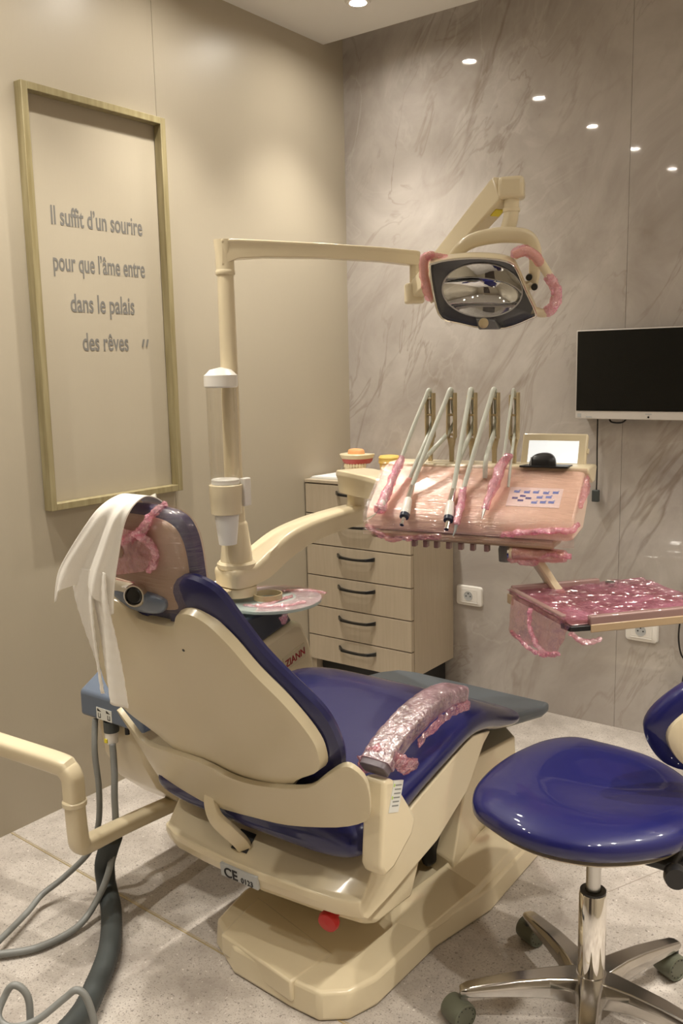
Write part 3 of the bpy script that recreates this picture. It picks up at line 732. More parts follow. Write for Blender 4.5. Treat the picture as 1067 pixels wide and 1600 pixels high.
def strip(pts, seed):
    bm = bmesh.new(); rws = []
    A = catmull([(p[0], p[1], p[3]) for p in pts], 8); B = catmull([(p[0]+p[2], p[1]-.004, p[3]) for p in pts], 8)
    for i, (a, b) in enumerate(zip(A, B)):
        row = []
        for k in range(9):
            s = k/8; p = a.lerp(b, s); p.y -= .004*math.sin(s*5+i*.12+seed)+.0006*math.sin(i*2.3+seed); row.append(bm.verts.new(p))
        rws.append(row)
    for a, b in zip(rws, rws[1:]):
        for i in range(8): bm.faces.new((a[i], a[i+1], b[i+1], b[i]))
    put('strip', bm, M['cloth'], tw, ang=180, solid=.002)
strip([(.898, -2.128, .060, .985), (.902, -2.130, .055, .93), (.917, -2.125, .036, .86), (.932, -2.12, .020, .80), (.944, -2.12, .013, .745)], 1)
strip([(.948, -2.128, .050, .985), (.952, -2.130, .050, .93), (.953, -2.125, .054, .87), (.960, -2.122, .054, .80), (.970, -2.12, .050, .728)], 2.5)
put('corner_flap', (lambda b_: (b_, prism(b_, Fr((.935, -1.99, 1.100), (1, 0, 0), (0, .1, 1)), [(0, -.02), (.05, -.015), (.045, .012), (.015, .0)], 0, .003))[0])(bmesh.new()), M['cloth'], tw)

# ------------------------------------------------------------------ side unit
un = thing('side_unit', 'cream and blue-grey dental side unit between the chair and the beige wall', 'dental unit', (.54, -1.4, 0))
fr = Fr((.44, 0, 0), (0, 1, 0), (0, 0, 1), (1, 0, 0))
bm = bmesh.new()
prism(bm, fr, [(-1.765, .482), (-1.75, .37), (-1.71, .29), (-1.63, .215), (-1.40, .15), (-1.10, .15), (-1.06, .22), (-1.055, .40), (-1.085, .52), (-1.125, .592), (-1.16, .600), (-1.40, .545), (-1.65, .482)], .012, .185)
body = put('body', bm, M['cream'], un, bevel=.016, seg=3)
bm = bmesh.new(); prism(bm, fr, [(-1.80, .482), (-1.80, .548), (-1.66, .628), (-1.55, .64), (-1.46, .64), (-1.45, .60), (-1.45, .56), (-1.6, .484)], 0, .235)
rb = put('rear_cover', bm, M['bluegrey'], un, bevel=.008, seg=3, label='blue-grey rear cover')
bm = bmesh.new(); prism(bm, fr, [(-1.40, .548), (-1.40, .655), (-1.20, .655), (-1.16, .602)], .02, .178)
put('top_cover', bm, M['darkblue'], un, bevel=.008, label='dark blue top cover')
put('foot', Bx((.47, -1.30, 0), (.60, -1.10, .16)), M['creamd'], un, bevel=.01)
put('bracket', Bx((.60, -1.32, .02), (.86, -1.14, .055)), M['creamd'], un, bevel=.01)
# maker's lettering on the side face
fr2 = Fr((.6262, -1.208, .470), (0, 1, .23), (0, -.12, 1), (1, 0, 0))
bm = bmesh.new(); fbox(bm, fr2, (-.008, -.010, -.003), (.096, .034, .0008)); pl = put('name_plate', bm, M['creamd'], body, smooth=False)
fr2.o = fr2.p(0, 0, .001)
put('lettering', textbm('ZIANN', .031, fr2, .98, bold=.0006), M['redink'], body, smooth=False)
# rear label and suction sockets
fr3 = Fr((.506, -1.8005, .487), (1, 0, 0), (0, 0, 1), (0, -1, 0))
bm = bmesh.new(); fbox(bm, fr3, (0, 0, -.002), (.058, .030, .0008)); pl = put('suction_label', bm, M['label'], rb, smooth=False)
bm = bmesh.new()
for dx in (.004, .038): prism(bm, fr3, [(dx, .021), (dx, .028), (dx+.015, .021)], .0005, .0013)
for dx in (.006, .042):
    fbox(bm, fr3, (dx, .004, .0005), (dx+.002, .016, .0013)); fbox(bm, fr3, (dx+.008, .004, .0005), (dx+.010, .016, .0013)); fbox(bm, fr3, (dx, .004, .0005), (dx+.010, .006, .0013))
put('printed_mark', bm, M['black'], pl, smooth=False)
bm = bmesh.new(); lathe(bm, [(.019, 0), (.019, .028)], (.536, -1.782, .453)); put('socket', bm, M['hosed'], rb)
bm = bmesh.new(); lathe(bm, [(.016, 0), (.017, .03)], (.536, -1.783, .424)); put('connector', bm, M['white'], rb, label='white connector with a yellow mark')
bm = bmesh.new(); fbox(bm, Fr((.536, -1.801, .428), (1, 0, 0), (0, 0, 1), (0, -1, 0)), (-.006, 0, -.002), (.004, .010, .0008)); put('sticker', bm, M['yel'], rb)
put('stub', La([(.006, 0), (.006, .022)], (.60, -1.785, .461)), M['black'], rb)
# spittoon bowl
bm = bmesh.new(); lathe(bm, [(.02, -.075), (.055, -.055), (.080, -.012), (.085, .0), (.080, .001), (.070, -.012), (.045, -.045), (.001, -.055)], (.44, -1.33, .715), n=36); put('spittoon_bowl', bm, M['cream'], un)
put('bowl_stem', La([(.03, 0), (.03, .035)], (.46, -1.34, .615)), M['cream'], un)

# glass shelf with film and steel ring
gt = thing('glass_shelf', 'oval frosted glass shelf with pink film and a steel ring above the side unit', 'shelf', (.565, -1.19, .665))
ga, gb = .150, .150
gu = V(.60, .80, 0).normalized()
gv = V(-gu.y, gu.x, 0)
gfr = Fr((.575, -1.205, .665), gu, gv)
gel = [(ga*math.cos(2*PI*k/48), gb*math.sin(2*PI*k/48)) for k in range(48)]
bm = bmesh.new(); prism(bm, gfr, gel, 0, .010); put('glass', bm, M['glass'], gt, bevel=.002)
bm = bmesh.new()
rg_ = [[gfr.p(x*s, y*s, .0125+.004*(1-s)) for x, y in gel[-16:]+gel[:18]] for s in (1.03, .9, .75, .6, .5)]
loft(bm, rg_, cap=False, closed=False); bmesh.ops.subdivide_edges(bm, edges=bm.edges, cuts=1, use_grid_fill=True); crumple(bm, .003, 60, 6); put('plastic_wrap', bm, M['filmg'], gt, smooth=False)
for j, (pth, ww) in enumerate((([(-.06, -.085), (-.01, -.06), (.03, -.03), (.06, -.01)], .006), ([(-.09, -.06), (-.05, -.09), (.02, -.108), (.08, -.088)], .006), ([(.05, .06), (.10, .055), (.14, .03), (.165, -.01)], .006))):
    ribbon('film_bunch', [gfr.p(a, b, .013) for a, b in pth], ww*1.3, gt, M['film' if j != 1 else 'filmg'], 20+j, .004, th=.0025)
ribbon('film_knot', [gfr.p(.01, -.104, .012), gfr.p(.012, -.116, .004), gfr.p(.014, -.120, -.018), gfr.p(.006, -.122, -.028)], [.004, .005, .010, .014], gt, M['filmd'], 26, .005)
bm = bmesh.new(); lathe(bm, [(.040, .014), (.043, .014), (.043, .030), (.040, .030), (.040, .014)], gfr.p(-.012, -.015, 0), n=36, cap=False); put('steel_ring', bm, M['bone'], gt)

# ------------------------------------------------------------------ lamp: pole, arms and head
la = thing('operating_lamp', 'cream dental operating lamp on a tall pole with a mirrored head', 'dental lamp', (.50, -1.265, .69))
px, py = .50, -1.265
bm = bmesh.new(); lathe(bm, [(.050, .78), (.047, .80), (.036, .90), (.034, .905), (.030, .91), (.027, .99), (.0232, 1.60), (.0232, 1.63)], (px, py, 0), n=28)
put('pole', bm, M['cream'], la)
put('collar', La([(.0255, 1.605), (.0275, 1.608), (.0275, 1.616), (.0255, 1.62)], (px, py, 0)), M['cream'], la)
a0, a1 = V(px, py, 0), V(.852, -.833, 0)
ad = (a1-a0).normalized()
def apt(s, z): p = a0+(a1-a0)*s; return V(p.x, p.y, z)
bm = bmesh.new(); lathe(bm, [(.0258, 1.62), (.0262, 1.66), (.030, 1.696), (.030, 1.700), (.001, 1.702)], (px, py, 0)); put('elbow', bm, M['cream'], la)
sd_ = V(-ad.y, ad.x, 0)
bm = bmesh.new()
rings = []
for s, zt, zb, hw in ((-.02, 1.6995, 1.63, .026), (.06, 1.700, 1.648, .024), (.2, 1.698, 1.653, .022), (.5, 1.692, 1.653, .020), (.8, 1.684, 1.645, .019), (1.0, 1.675, 1.634, .019), (1.02, 1.672, 1.638, .016)):
    c = apt(s, 0)
    rings.append([c+sd_*hw+V(0, 0, zb), c-sd_*hw+V(0, 0, zb), c-sd_*(hw+.001)+V(0, 0, zt-.012), c-sd_*(hw+.004)+V(0, 0, zt-.008), c-sd_*(hw+.004)+V(0, 0, zt), c+sd_*(hw+.004)+V(0, 0, zt), c+sd_*(hw+.004)+V(0, 0, zt-.008), c+sd_*(hw+.001)+V(0, 0, zt-.012)])
loft(bm, rings); put('swing_arm', bm, M['cream'], la, bevel=.003)
ex, ey = .853, -.832
put('pivot_post', La([(.017, 1.585), (.017, 1.64)], (ex, ey, 0)), M['cream'], la)
SL, SU = V(.868, -.842, 1.565), V(1.246, -1.050, 1.772)
sdir = (SU-SL).normalized(); sside = sdir.cross(V(0, 0, 1)).normalized(); sup = sside.cross(sdir)
bm = bmesh.new()
rings = []
for s, hh, hw in ((-.02, .020, .017), (.02, .027, .020), (.5, .031, .021), (.96, .036, .023), (1.0, .034, .022)):
    c = SL+(SU-SL)*s
    rings.append([c+sside*hw+sup*hh, c-sside*hw+sup*hh, c-sside*hw-sup*hh, c+sside*hw-sup*hh])
loft(bm, rings); sa = put('spring_arm', bm, M['cream'], la, bevel=.007, seg=3)
fr4 = Fr(SL+(SU-SL)*.90-sup*.036, sdir, sside); bm = bmesh.new(); fbox(bm, fr4, (-.014, -.012, -.002), (.012, .012, .002)); put('warning_sticker', bm, M['yel'], sa, smooth=False)
bm = bmesh.new(); fbox(bm, Fr(V(ex, ey, 1.555), ad, sd_), (-.030, -.022, -.030), (.022, .022, .030)); put('lower_joint', bm, M['cream'], la, bevel=.008, seg=3)
jf = Fr((1.266, -1.050, 1.766), (.93, .36, 0), (0, 0, 1)); bm = bmesh.new(); fbox(bm, jf, (-.030, -.024, -.030), (.032, .028, .030)); put('upper_joint', bm, M['cream'], la, bevel=.010, seg=3)
bm = bmesh.new(); sweep(bm, [(1.268, -1.052, 1.745), (1.268, -1.053, 1.715), (1.266, -1.056, 1.69), (1.254, -1.060, 1.652)], .0185, n=20, per=6); put('neck', bm, M['cream'], la)
put('neck_ring', La([(.0195, 0), (.0208, .001), (.0208, .009), (.0195, .010)], (1.268, -1.053, 1.712)), M['cream'], la)
# head
C0 = V(1.241, -1.14, 1.516)
lf = Fr(C0, (.932, .362, 0), (.091, -.234, .968), (.351, -.902, -.251))
bez = [(-.132, .066), (-.122, .077), (-.0858, .0833), (-.0317, .0850), (.0216, .0805), (.0638, .0690), (.0787, .0512), (.100, .0), (.1234, -.0541), (.112, -.066), (.0495, -.0876), (-.013, -.084), (-.0602, -.0729), (-.1074, -.057), (-.1231, -.0137)]
bzl = c2(bez, 3)
def lring(s, d, dx=0, dy=0): return [lf.p(x*s+dx, y*s+dy, d) for x, y in bzl]
bm = bmesh.new(); loft(bm, [lring(.45, -.075, 0, .02), lring(.75, -.068, 0, .015), lring(.96, -.045, 0, .010), lring(1.01, -.022, 0, .006), lring(1.0, -.004, 0, .002), lring(.985, -.002)], cap='start')
hd = put('head_housing', bm, M['cream'], la)
bm = bmesh.new(); rings = [lring(1.005, .003), lring(.975, .005), lring(.965, -.001)]; loft(bm, rings, cap=False); put('visor_rim', bm, M['chrome'], hd, solid=.002)
def bez_at(a):
    best = 0
    for (xa, ya), (xb, yb) in zip(bzl, bzl[1:]+bzl[:1]):
        xa, xb, ya, yb = xa+.0075, xb+.0075, ya-.004, yb-.004
        dx, dy = math.cos(a), math.sin(a); den = dx*(yb-ya)-dy*(xb-xa)
        if abs(den) < 1e-9: continue
        r = (xa*(yb-ya)-ya*(xb-xa))/den; q = (xa*dy-ya*dx)/den
        if r > 0 and -1e-6 <= q <= 1+1e-6: best = max(best, r)
    return best
RA, RB, RK = .0955, .0635, -.10
def ell(a, s, d):
    # reflector rim point with the same polar angle
    lo_, hi_ = 0, .2
    r = 1/math.sqrt((math.cos(a)/RA)**2+((math.sin(a)-RK*0)/RB)**2)
    return lf.p(-.0075+r*s*math.cos(a), .004+r*s*math.sin(a)+RK*r*s*math.cos(a)*.6, d)
AN = [2*PI*k/72 for k in range(72)]
def bzr(s, d): return [lf.p(-.0075+bez_at(a)*s*math.cos(a), .004+bez_at(a)*s*math.sin(a), d) for a in AN]
bm = bmesh.new(); loft(bm, [bzr(.985, -.0015), bzr(.95, -.012), [ell(a, 1.01, -.014) for a in AN]], cap=False); put('dark_pan', bm, M['pan'], hd, label='dark inner pan around the reflector')
bm = bmesh.new(); loft(bm, [[ell(a, q, -.0585+.045*q*q) for a in AN] for q in (1.0, .97, .92, .86, .78, .7, .6, .5, .4, .3, .2, .1, .02)], cap=False)
put('reflector', bm, M['mirror'], hd, ang=180, label='mirrored oval reflector')
bm = bmesh.new(); loft(bm, [[ell(a, q, d) for a in AN] for q, d in ((1.0, -.0135), (1.005, -.009), (1.03, -.008), (1.04, -.013))], cap=False); put('reflector_rim', bm, M['silver'], hd)
bm = bmesh.new(); loft(bm, [lring(.985, .004), lring(.8, .011), lring(.5, .017), lring(.02, .019)], cap=False); put('visor', bm, M['visor'], hd, ang=180, label='clear plastic visor')
bm = bmesh.new(); prism(bm, lf, [(-.0233, -.0568), (.0266, -.0616), (.0402, -.0873), (-.0162, -.0865)], .004, .020, .1); put('latch', bm, M['pan'], hd, bevel=.003)
put('latch_knob', La([(.012, 0), (.012, .008), (.009, .010), (.001, .010)], lf.p(-.0016, -.0686, .018), lf.n), M['bone'], hd)
bm = bmesh.new(); sweep(bm, [lf.p(a, b, -.02) for a, b in ((.070, .082), (.098, .0905), (.122, .077), (.1434, .0449), (.163, .0093), (.169, -.0169), (.159, -.045), (.140, -.058), (.112, -.050))], [.013, .0115, .011, .011, .011, .0115, .011, .010, .012], .011, n=16, per=6)
hR = put('handle', bm, M['cream'], hd)
ribbon('film_bunch', [lf.p(a, b, -.012) for a, b in ((.075, .088), (.098, .0935), (.118, .080), (.128, .067))], .0135, hR, M['filmp'], 31, .0035, th=.0125)
ribbon('film_bunch', [lf.p(a, b, -.018) for a, b in ((.153, .026), (.166, .003), (.171, -.018), (.162, -.043), (.150, -.054))], [.0125, .0135, .013, .013, .011], hR, M['filmd'], 32, .004, th=.013)
bm = bmesh.new(); sweep(bm, [lf.p(a, b, -.025) for a, b in ((-.105, .080), (-.128, .092), (-.146, .086), (-.150, .06), (-.147, .03), (-.138, 0), (-.128, -.02))], .010, n=14, per=6)
hL = put('handle', bm, M['cream'], hd)
ribbon('film_bunch', [lf.p(a, b, -.022) for a, b in ((-.13, .092), (-.147, .085), (-.151, .055), (-.146, .015), (-.138, -.008))], .0115, hL, M['filmp'], 33, .003, th=.0115)
ribbon('film_bunch', [lf.p(a, b, -.02) for a, b in ((-.140, .090), (-.115, .092), (-.095, .088))], .008, hL, M['filmp'], 34, .003)
bm = bmesh.new(); sweep(bm, [lf.p(a, b, -.085) for a, b in ((.108, -.005), (.114, .03), (.1150, .080), (.098, .113), (.06, .122), (.01, .122), (-.04, .112), (-.075, .088), (-.098, .05), (-.10, .02))], [.013, .014, .016, .018, .019, .019, .018, .015, .013, .012], .014, n=16, e=3, per=6, up=lf.n); yk = put('yoke', bm, M['cream'], la)
for dx, dy in ((.102, .022), (.115, -.002)): put('yoke_screw', La([(.008, 0), (.008, .012)], lf.p(dx, dy, -.072), lf.n, n=14), M['black'], yk)
put('hinge_pin', Sw([lf.p(.06, 0, -.06), lf.p(.115, .0, -.085)], .012), M['cream'], la)

# cup dispenser on the pole
cdp = thing('cup_dispenser', 'clear tube cup dispenser with white cap clipped on the lamp pole', 'cup dispenser', (.536, -1.330, .95))
qx, qy = .530, -1.330
tl = V(.010, 0, 0)
def CL(prof, dx=0): return La(prof, (qx+dx, qy, 0), n=32)
bm = CL([(.044, 1.296), (.047, 1.300), (.047, 1.330), (.043, 1.332), (.030, 1.345), (.001, 1.352)], -.002); put('cap', bm, M['white'], cdp)
bm = bmesh.new()
for r in (.0425, .0410):
    loft(bm, [[V(qx-.002*(1-s)+r*math.cos(2*PI*k/32), qy+r*math.sin(2*PI*k/32), 1.035+(1.302-1.035)*(1-s)) for k in range(32)] for s in (0, 1)], cap=False)
put('tube', bm, M['clear'], cdp, ang=180, label='clear plastic tube')
bm = CL([(.040, .942), (.044, .944), (.0455, .982), (.046, .984), (.047, 1.025), (.044, 1.027), (.040, 1.022)], .0); put('holder', bm, M['cream'], cdp)
bm = CL([(.038, 1.027), (.0395, 1.028), (.0395, 1.040), (.036, 1.042), (.001, 1.042)], .0); put('cup_rims', bm, M['cup'], cdp)
put('clip', Bx((.556, -1.300, .962), (.574, -1.272, 1.042)), M['white'], cdp, bevel=.003)
cp = thing('plastic_cup', 'white plastic cup hanging out below the clear dispenser tube', 'cup', (qx, qy, .855))
put('cup_wall', CL([(.024, .856), (.0255, .855), (.035, .942), (.034, .942), (.024, .859), (.001, .859)], .0), M['cup'], cp)

# ------------------------------------------------------------------ instrument console on its swing arms
co = thing('instrument_console', 'pink-wrapped instrument console with keypad and display on a cream swing arm', 'dental console', (.5, -1.265, .70))
bm = bmesh.new(); lathe(bm, [(.056, .690), (.056, .715), (.052, .718)], (px, py, 0), n=32); put('pivot_base', bm, M['cream'], co)
E1 = V(.552, -.735, 0)
bm = bmesh.new(); rings = []
ln = [(-.10, .772, .722, .035), (-.075, .776, .720, .050), (-.02, .780, .719, .056), (.06, .785, .722, .055), (.18, .815, .734, .050), (.34, .852, .772, .044), (.55, .874, .806, .040), (.78, .885, .822, .038), (.97, .890, .828, .036), (1.05, .888, .832, .024)]
d1 = (E1-V(px, py, 0)); s1 = V(-d1.y, d1.x, 0).normalized()
L4 = catmull([(a, b, c) for a, b, c, d in ln], 4); H4 = catmull([(d, 0, 0) for a, b, c, d in ln], 4)
for p, h in zip(L4, H4):
    c = V(px, py, 0)+d1*p.x; zt, zb, hw = p.y, p.z, h.x
    rings.append([c+s1*hw*.92+V(0, 0, zb), c-s1*hw*.92+V(0, 0, zb), c-s1*hw+V(0, 0, zb+.6*(zt-zb)), c-s1*(hw+.003)+V(0, 0, zb+.72*(zt-zb)), c-s1*hw+V(0, 0, zt-.004), c-s1*(hw-.006)+V(0, 0, zt), c+s1*(hw-.006)+V(0, 0, zt), c+s1*hw+V(0, 0, zt-.004), c+s1*(hw+.003)+V(0, 0, zb+.72*(zt-zb)), c+s1*hw+V(0, 0, zb+.6*(zt-zb))])
loft(bm, rings); put('lower_arm', bm, M['cream'], co, ang=50)
put('arm_collar', La([(.054, .770), (.058, .775), (.058, .786), (.052, .792)], (px, py, 0), n=32), M['cream'], co)
put('elbow_post', La([(.031, .885), (.029, .90), (.028, .94)], (E1.x, E1.y, 0)), M['cream'], co)
E2 = V(1.16, -1.06, 0); d2 = E2-E1; s2 = V(-d2.y, d2.x, 0).normalized()
bm = bmesh.new(); rings = []
for s, zt, zb, hw in ((-.10, .990, .938, .028), (-.085, 1.003, .931, .040), (-.05, 1.007, .929, .050), (.05, 1.010, .930, .055), (.3, 1.008, .932, .050), (.7, .990, .925, .045), (1.0, .970, .920, .045)):
    c = E1+d2*s
    rings.append([c+s2*hw*.86+V(0, 0, zb), c-s2*hw*.86+V(0, 0, zb), c-s2*hw*.95+V(0, 0, zb+.6*(zt-zb)), c-s2*(hw+.004)+V(0, 0, zb+.78*(zt-zb)), c-s2*(hw+.002)+V(0, 0, zt), c+s2*(hw+.002)+V(0, 0, zt), c+s2*(hw+.004)+V(0, 0, zb+.78*(zt-zb)), c+s2*hw*.95+V(0, 0, zb+.6*(zt-zb))])
loft(bm, rings); put('upper_arm', bm, M['cream'], co, bevel=.004, ang=50)
# console body. kf: u along the console, v to the back, n up
KO = V(.974, -1.268, .968)
kf = Fr(KO, (.985, .174, 0), (-.174, .985, 0), (0, 0, 1))
pf = Fr(KO, (.985, .174, 0), (-.131, .743, .656))       # the sloping panel face
side = [(.008, -.040), (.0, -.034), (-.004, -.012), (.0, .004), (.012, .018), (.118, .112), (.132, .118), (.165, .122), (.170, .115), (.170, .03), (.12, -.03)]
bm = bmesh.new(); rings = []
for s, k_ in ((-.006, .93), (.0, .97), (.010, 1.0), (.26, 1.0), (.51, 1.0), (.520, .97), (.526, .93)):
    rings.append([kf.p(s, .08+(a-.08)*k_, .04+(b-.04)*k_) for a, b in side])
loft(bm, rings)
cb = put('console_body', bm, M['pinkbody'], co, bevel=.007, seg=3, label='console body tinted pink by clinging film')
bm = bmesh.new(); rings = []
for s in (.004, .50, .536): rings.append([kf.p(s, a, b) for a, b in ((.122, .108), (.122, .1195), (.130, .1235), (.215, .1235), (.222, .115), (.20, .08), (.17, .08))])
loft(bm, rings); put('back_ledge', bm, M['cream'], cb, bevel=.004, seg=2, label='cream rear ledge')
bm = bmesh.new(); fbox(bm, kf, (.004, .004, -.062), (.480, .10, -.040)); put('underside', bm, M['traylip'], cb, bevel=.008, seg=2)
# recessed grooves under the handpieces
bm = bmesh.new()
for s in (.035, .095, .150, .205, .262, .318): fbox(bm, pf, (s, .06, .004), (s+.0025, .150, .0062))
put('groove_ridge', bm, M['pinkbody'], cb, bevel=.001)
# film over the console
bm = bmesh.new(); NX, NY = 110, 90; g = []
for j in range(NY+1):
    q = j/NY*(.225)-.052; row = []
    for i in range(NX+1):
        s = -.010+i/NX*.542
        if q < 0: P_ = kf.p(s, -.010-.002*math.sin(i*.45), q)
        else: P_ = pf.p(s, q, .0100)
        am = .0042*max(0, min(1, (.36-s)/.06))+.0006
        P_ = P_+pf.n*am*(noise.noise(V(s*9, q*170, 2))+.7*noise.noise(V(s*25, q*330, 5)))
        row.append(bm.verts.new(P_))
    g.append(row)
for a, b in zip(g, g[1:]):
    for i in range(NX): bm.faces.new((a[i], a[i+1], b[i+1], b[i]))
put('plastic_wrap', bm, M['filmc'], cb, smooth=False, label='clear film over the console')
ribbon('film_bunch', [kf.p(a, b, c) for a, b, c in ((.36, -.012, -.03), (.42, -.013, -.020), (.48, -.012, -.012), (.52, -.004, -.010), (.532, .02, .0))], [.004, .010, .014, .012, .006], cb, M['filmd'], 41, .005)
ribbon('film_bunch', [kf.p(a, b, c) for a, b, c in ((.0, -.004, -.030), (.06, -.010, -.058), (.13, -.010, -.052), (.2, -.008, -.045))], [.006, .008, .006, .003], cb, M['film'], 42, .005)
ribbon('film_bunch', [kf.p(a, b, c) for a, b, c in ((.532, .05, .04), (.535, .09, .075), (.534, .12, .10))], [.006, .009, .005], cb, M['film'], 43, .005)
# keypad
bm = bmesh.new(); fbox(bm, pf, (.356, .046, .004), (.486, .107, .0072)); kp = put('keypad', bm, M['panel'], cb, smooth=False)
for i, (a, b) in enumerate(((.375, .093), (.4, .092), (.422, .093), (.447, .092), (.47, .094), (.434, .077), (.456, .079), (.424, .060), (.445, .062), (.465, .063))):
    bm = bmesh.new(); fbox(bm, pf, (a-.0075, b-.004, .0071), (a+.0065, b+.003, .0078)); fbox(bm, pf, (a+.004, b+.004, .0071), (a+.008, b+.0055, .0076)); put('key', bm, M['keyl'], kp, smooth=False)
for a, b in ((.374, .0715), (.392, .079), (.389, .0645), (.407, .0725)):
    bm = bmesh.new(); fbox(bm, pf, (a-.007, b-.003, .0071), (a+.007, b+.003, .0078)); put('key', bm, M['keyd'], kp, smooth=False, label='dark blue arrow key')
# black recess
bm = bmesh.new(); prism(bm, kf, [(.368, .106), (.382, .158), (.489, .158), (.488, .106)], .1215, .1262); put('black_recess', bm, M['black'], cb, bevel=.001)
# display
df_ = Fr(kf.p(.346, .190, .108), kf.u, kf.v*.36+kf.n, -kf.v+kf.n*.36)
bm = bmesh.new(); fbox(bm, df_, (0, 0, -.018), (.166, .096, 0)); dp = put('display', bm, M['cream'], co, bevel=.004, seg=2)
bm = bmesh.new(); fbox(bm, df_, (.018, .018, -.001), (.146, .076, .0006)); put('screen', bm, M['lcd'], dp, smooth=False, label='lit white display screen')
for s in (.036, .082, .125): put('display_button', La([(.0028, 0), (.0028, .002)], df_.p(s, .011, 0), df_.n, n=10), M['bone'], dp)
bm = bmesh.new(); fbox(bm, df_, (.166, .046, -.012), (.1705, .058, -.003)); put('side_button', bm, M['cream'], dp)
put('display_stem', Sw([kf.p(.43, .224, .110), kf.p(.43, .232, .150)], .009), M['cream'], co)
# whip hooks
HS = (.106, .166, .222, .283, .335)
for s in HS:
    bm = bmesh.new(); hfz = Fr(kf.p(s, .175, .12), kf.u, kf.n, -kf.v)
    z1_, z2_ = .175, .095
    for sx in (-.0095, .0095): fbox(bm, hfz, (sx-.0022, z2_-.03, -.012), (sx+.0022, z1_+.010-(.0 if sx > 0 else .006), .012))
    prism(bm, hfz, [(-.0117, z2_-.028), (-.006, z2_-.055), (-.005, -.02), (.005, -.02), (.006, z2_-.055), (.0117, z2_-.028)], -.007, .005)
    for zz in (z2_-.02, z2_+.032, z1_-.006):
        fbox(bm, hfz, (-.0095, zz-.003, -.004), (.0095, zz+.003, .004))
    put('whip_hook', bm, M['bone'], co, bevel=.0018)
# holder clips below the console
for i, s in enumerate((.0895, .1212, .1525, .1817, .2139, .2457, .277, .313)):
    bm = bmesh.new()
    if i == 0: pillow(bm, Fr(kf.p(s, .03, -.060), kf.u, kf.n, -kf.v), c2([(-.012, .006), (-.010, -.004), (0, -.009), (.010, -.004), (.012, .006)], 3), .01, .01, 3)
    else:
        fbox(bm, kf, (s-.006, .012, -.080), (s+.006, .030, -.062))
    put('holder_clip', bm, M['traymet'] if i else M['labelg'], co, bevel=.002)
put('valve', La([(.018, -.095), (.018, -.062)], kf.p(.40, .06, 0)+V(0, 0, -.0), n=20), M['hosed'], co)
put('valve', La([(.016, -.05), (.018, -.02), (.012, 0)], kf.p(.345, .07, -.062), n=18), M['hose'], co)
# grip and film below the right end
bm = bmesh.new(); sweep(bm, [kf.p(.372, .020, -.079), kf.p(.415, .022, -.079), kf.p(.465, .026, -.080), kf.p(.500, .03, -.082)], [.017, .0155, .015, .012], n=18, per=4); gp = put('grip', bm, M['cream'], co, label='cream grip wrapped in pink film')
put('grip_cap', La([(.016, 0), (.015, .004), (.001, .005)], kf.p(.372, .020, -.079), -kf.u), M['chrome'], gp)
bm = bmesh.new(); sweep(bm, [kf.p(.380, .021, -.079), kf.p(.42, .022, -.079), kf.p(.475, .027, -.080), kf.p(.508, .032, -.082)], [.020, .018, .018, .012], n=22, per=10); crumple(bm, .003, 60, 13); put('plastic_wrap', bm, M['film'], gp, ang=180)
ribbon('film_bunch', [kf.p(.455, .018, -.080), kf.p(.485, .022, -.076), kf.p(.512, .028, -.080)], [.012, .015, .009], gp, M['filmd'], 45, .006)
ribbon('film_bunch', [kf.p(.37, .008, -.092), kf.p(.40, .008, -.099), kf.p(.44, .012, -.097)], [.004, .006, .004], gp, M['film'], 46, .005)

mo = thing('computer_mouse', 'black rounded mouse standing in the black recess of the console', 'mouse', kf.p(.425, .13, .126))
bm = bmesh.new(); pillow(bm, Fr(kf.p(.424, .130, .1264), kf.u, kf.v), c2([(-.028, -.020), (-.030, .0), (-.022, .028), (.0, .034), (.022, .028), (.030, 0), (.028, -.020)], 4), .030, .0008, 2.6); put('shell', bm, M['black'], mo)
bm = bmesh.new(); fbox(bm, Fr(kf.p(.424, .108, .1268), kf.u, kf.v), (-.0285, 0, 0), (-.0268, .014, .020)); put('side_trim', bm, M['labelg'], mo)

# ------------------------------------------------------------------ handpieces: each with its hose over a hook
def handpiece(lab, name, s, hose_r, path2, back, metal=None, kind='plain', tiplen=.05):
    """path2: panel points (u, v, height) from upper body to tip; back: lower end of the hose loop behind"""
    t = thing(name, lab, 'handpiece', kf.p(s, .175, .29), 'dental handpieces')
    topp = kf.p(s, .163, .312)
    up = [pf.p(*q) for q in path2]
    bend = kf.p(s, .178, .304)
    pb = [pf.p(*q) if len(q) == 3 else kf.p(*q[:3]) for q in back]
    pts = pb+[kf.p(s-.001, .186, .215), kf.p(s, .187, .268), kf.p(s, .178, .3045), topp]
    md = topp.lerp(up[0], .5)+V(0, 0, .004)
    pts += [topp.lerp(md, .25)+V(0, 0, -.001), md, up[0]]
    put('hose', Sw(pts, hose_r, n=12, per=8), M['tubew'], t)
    return t, up
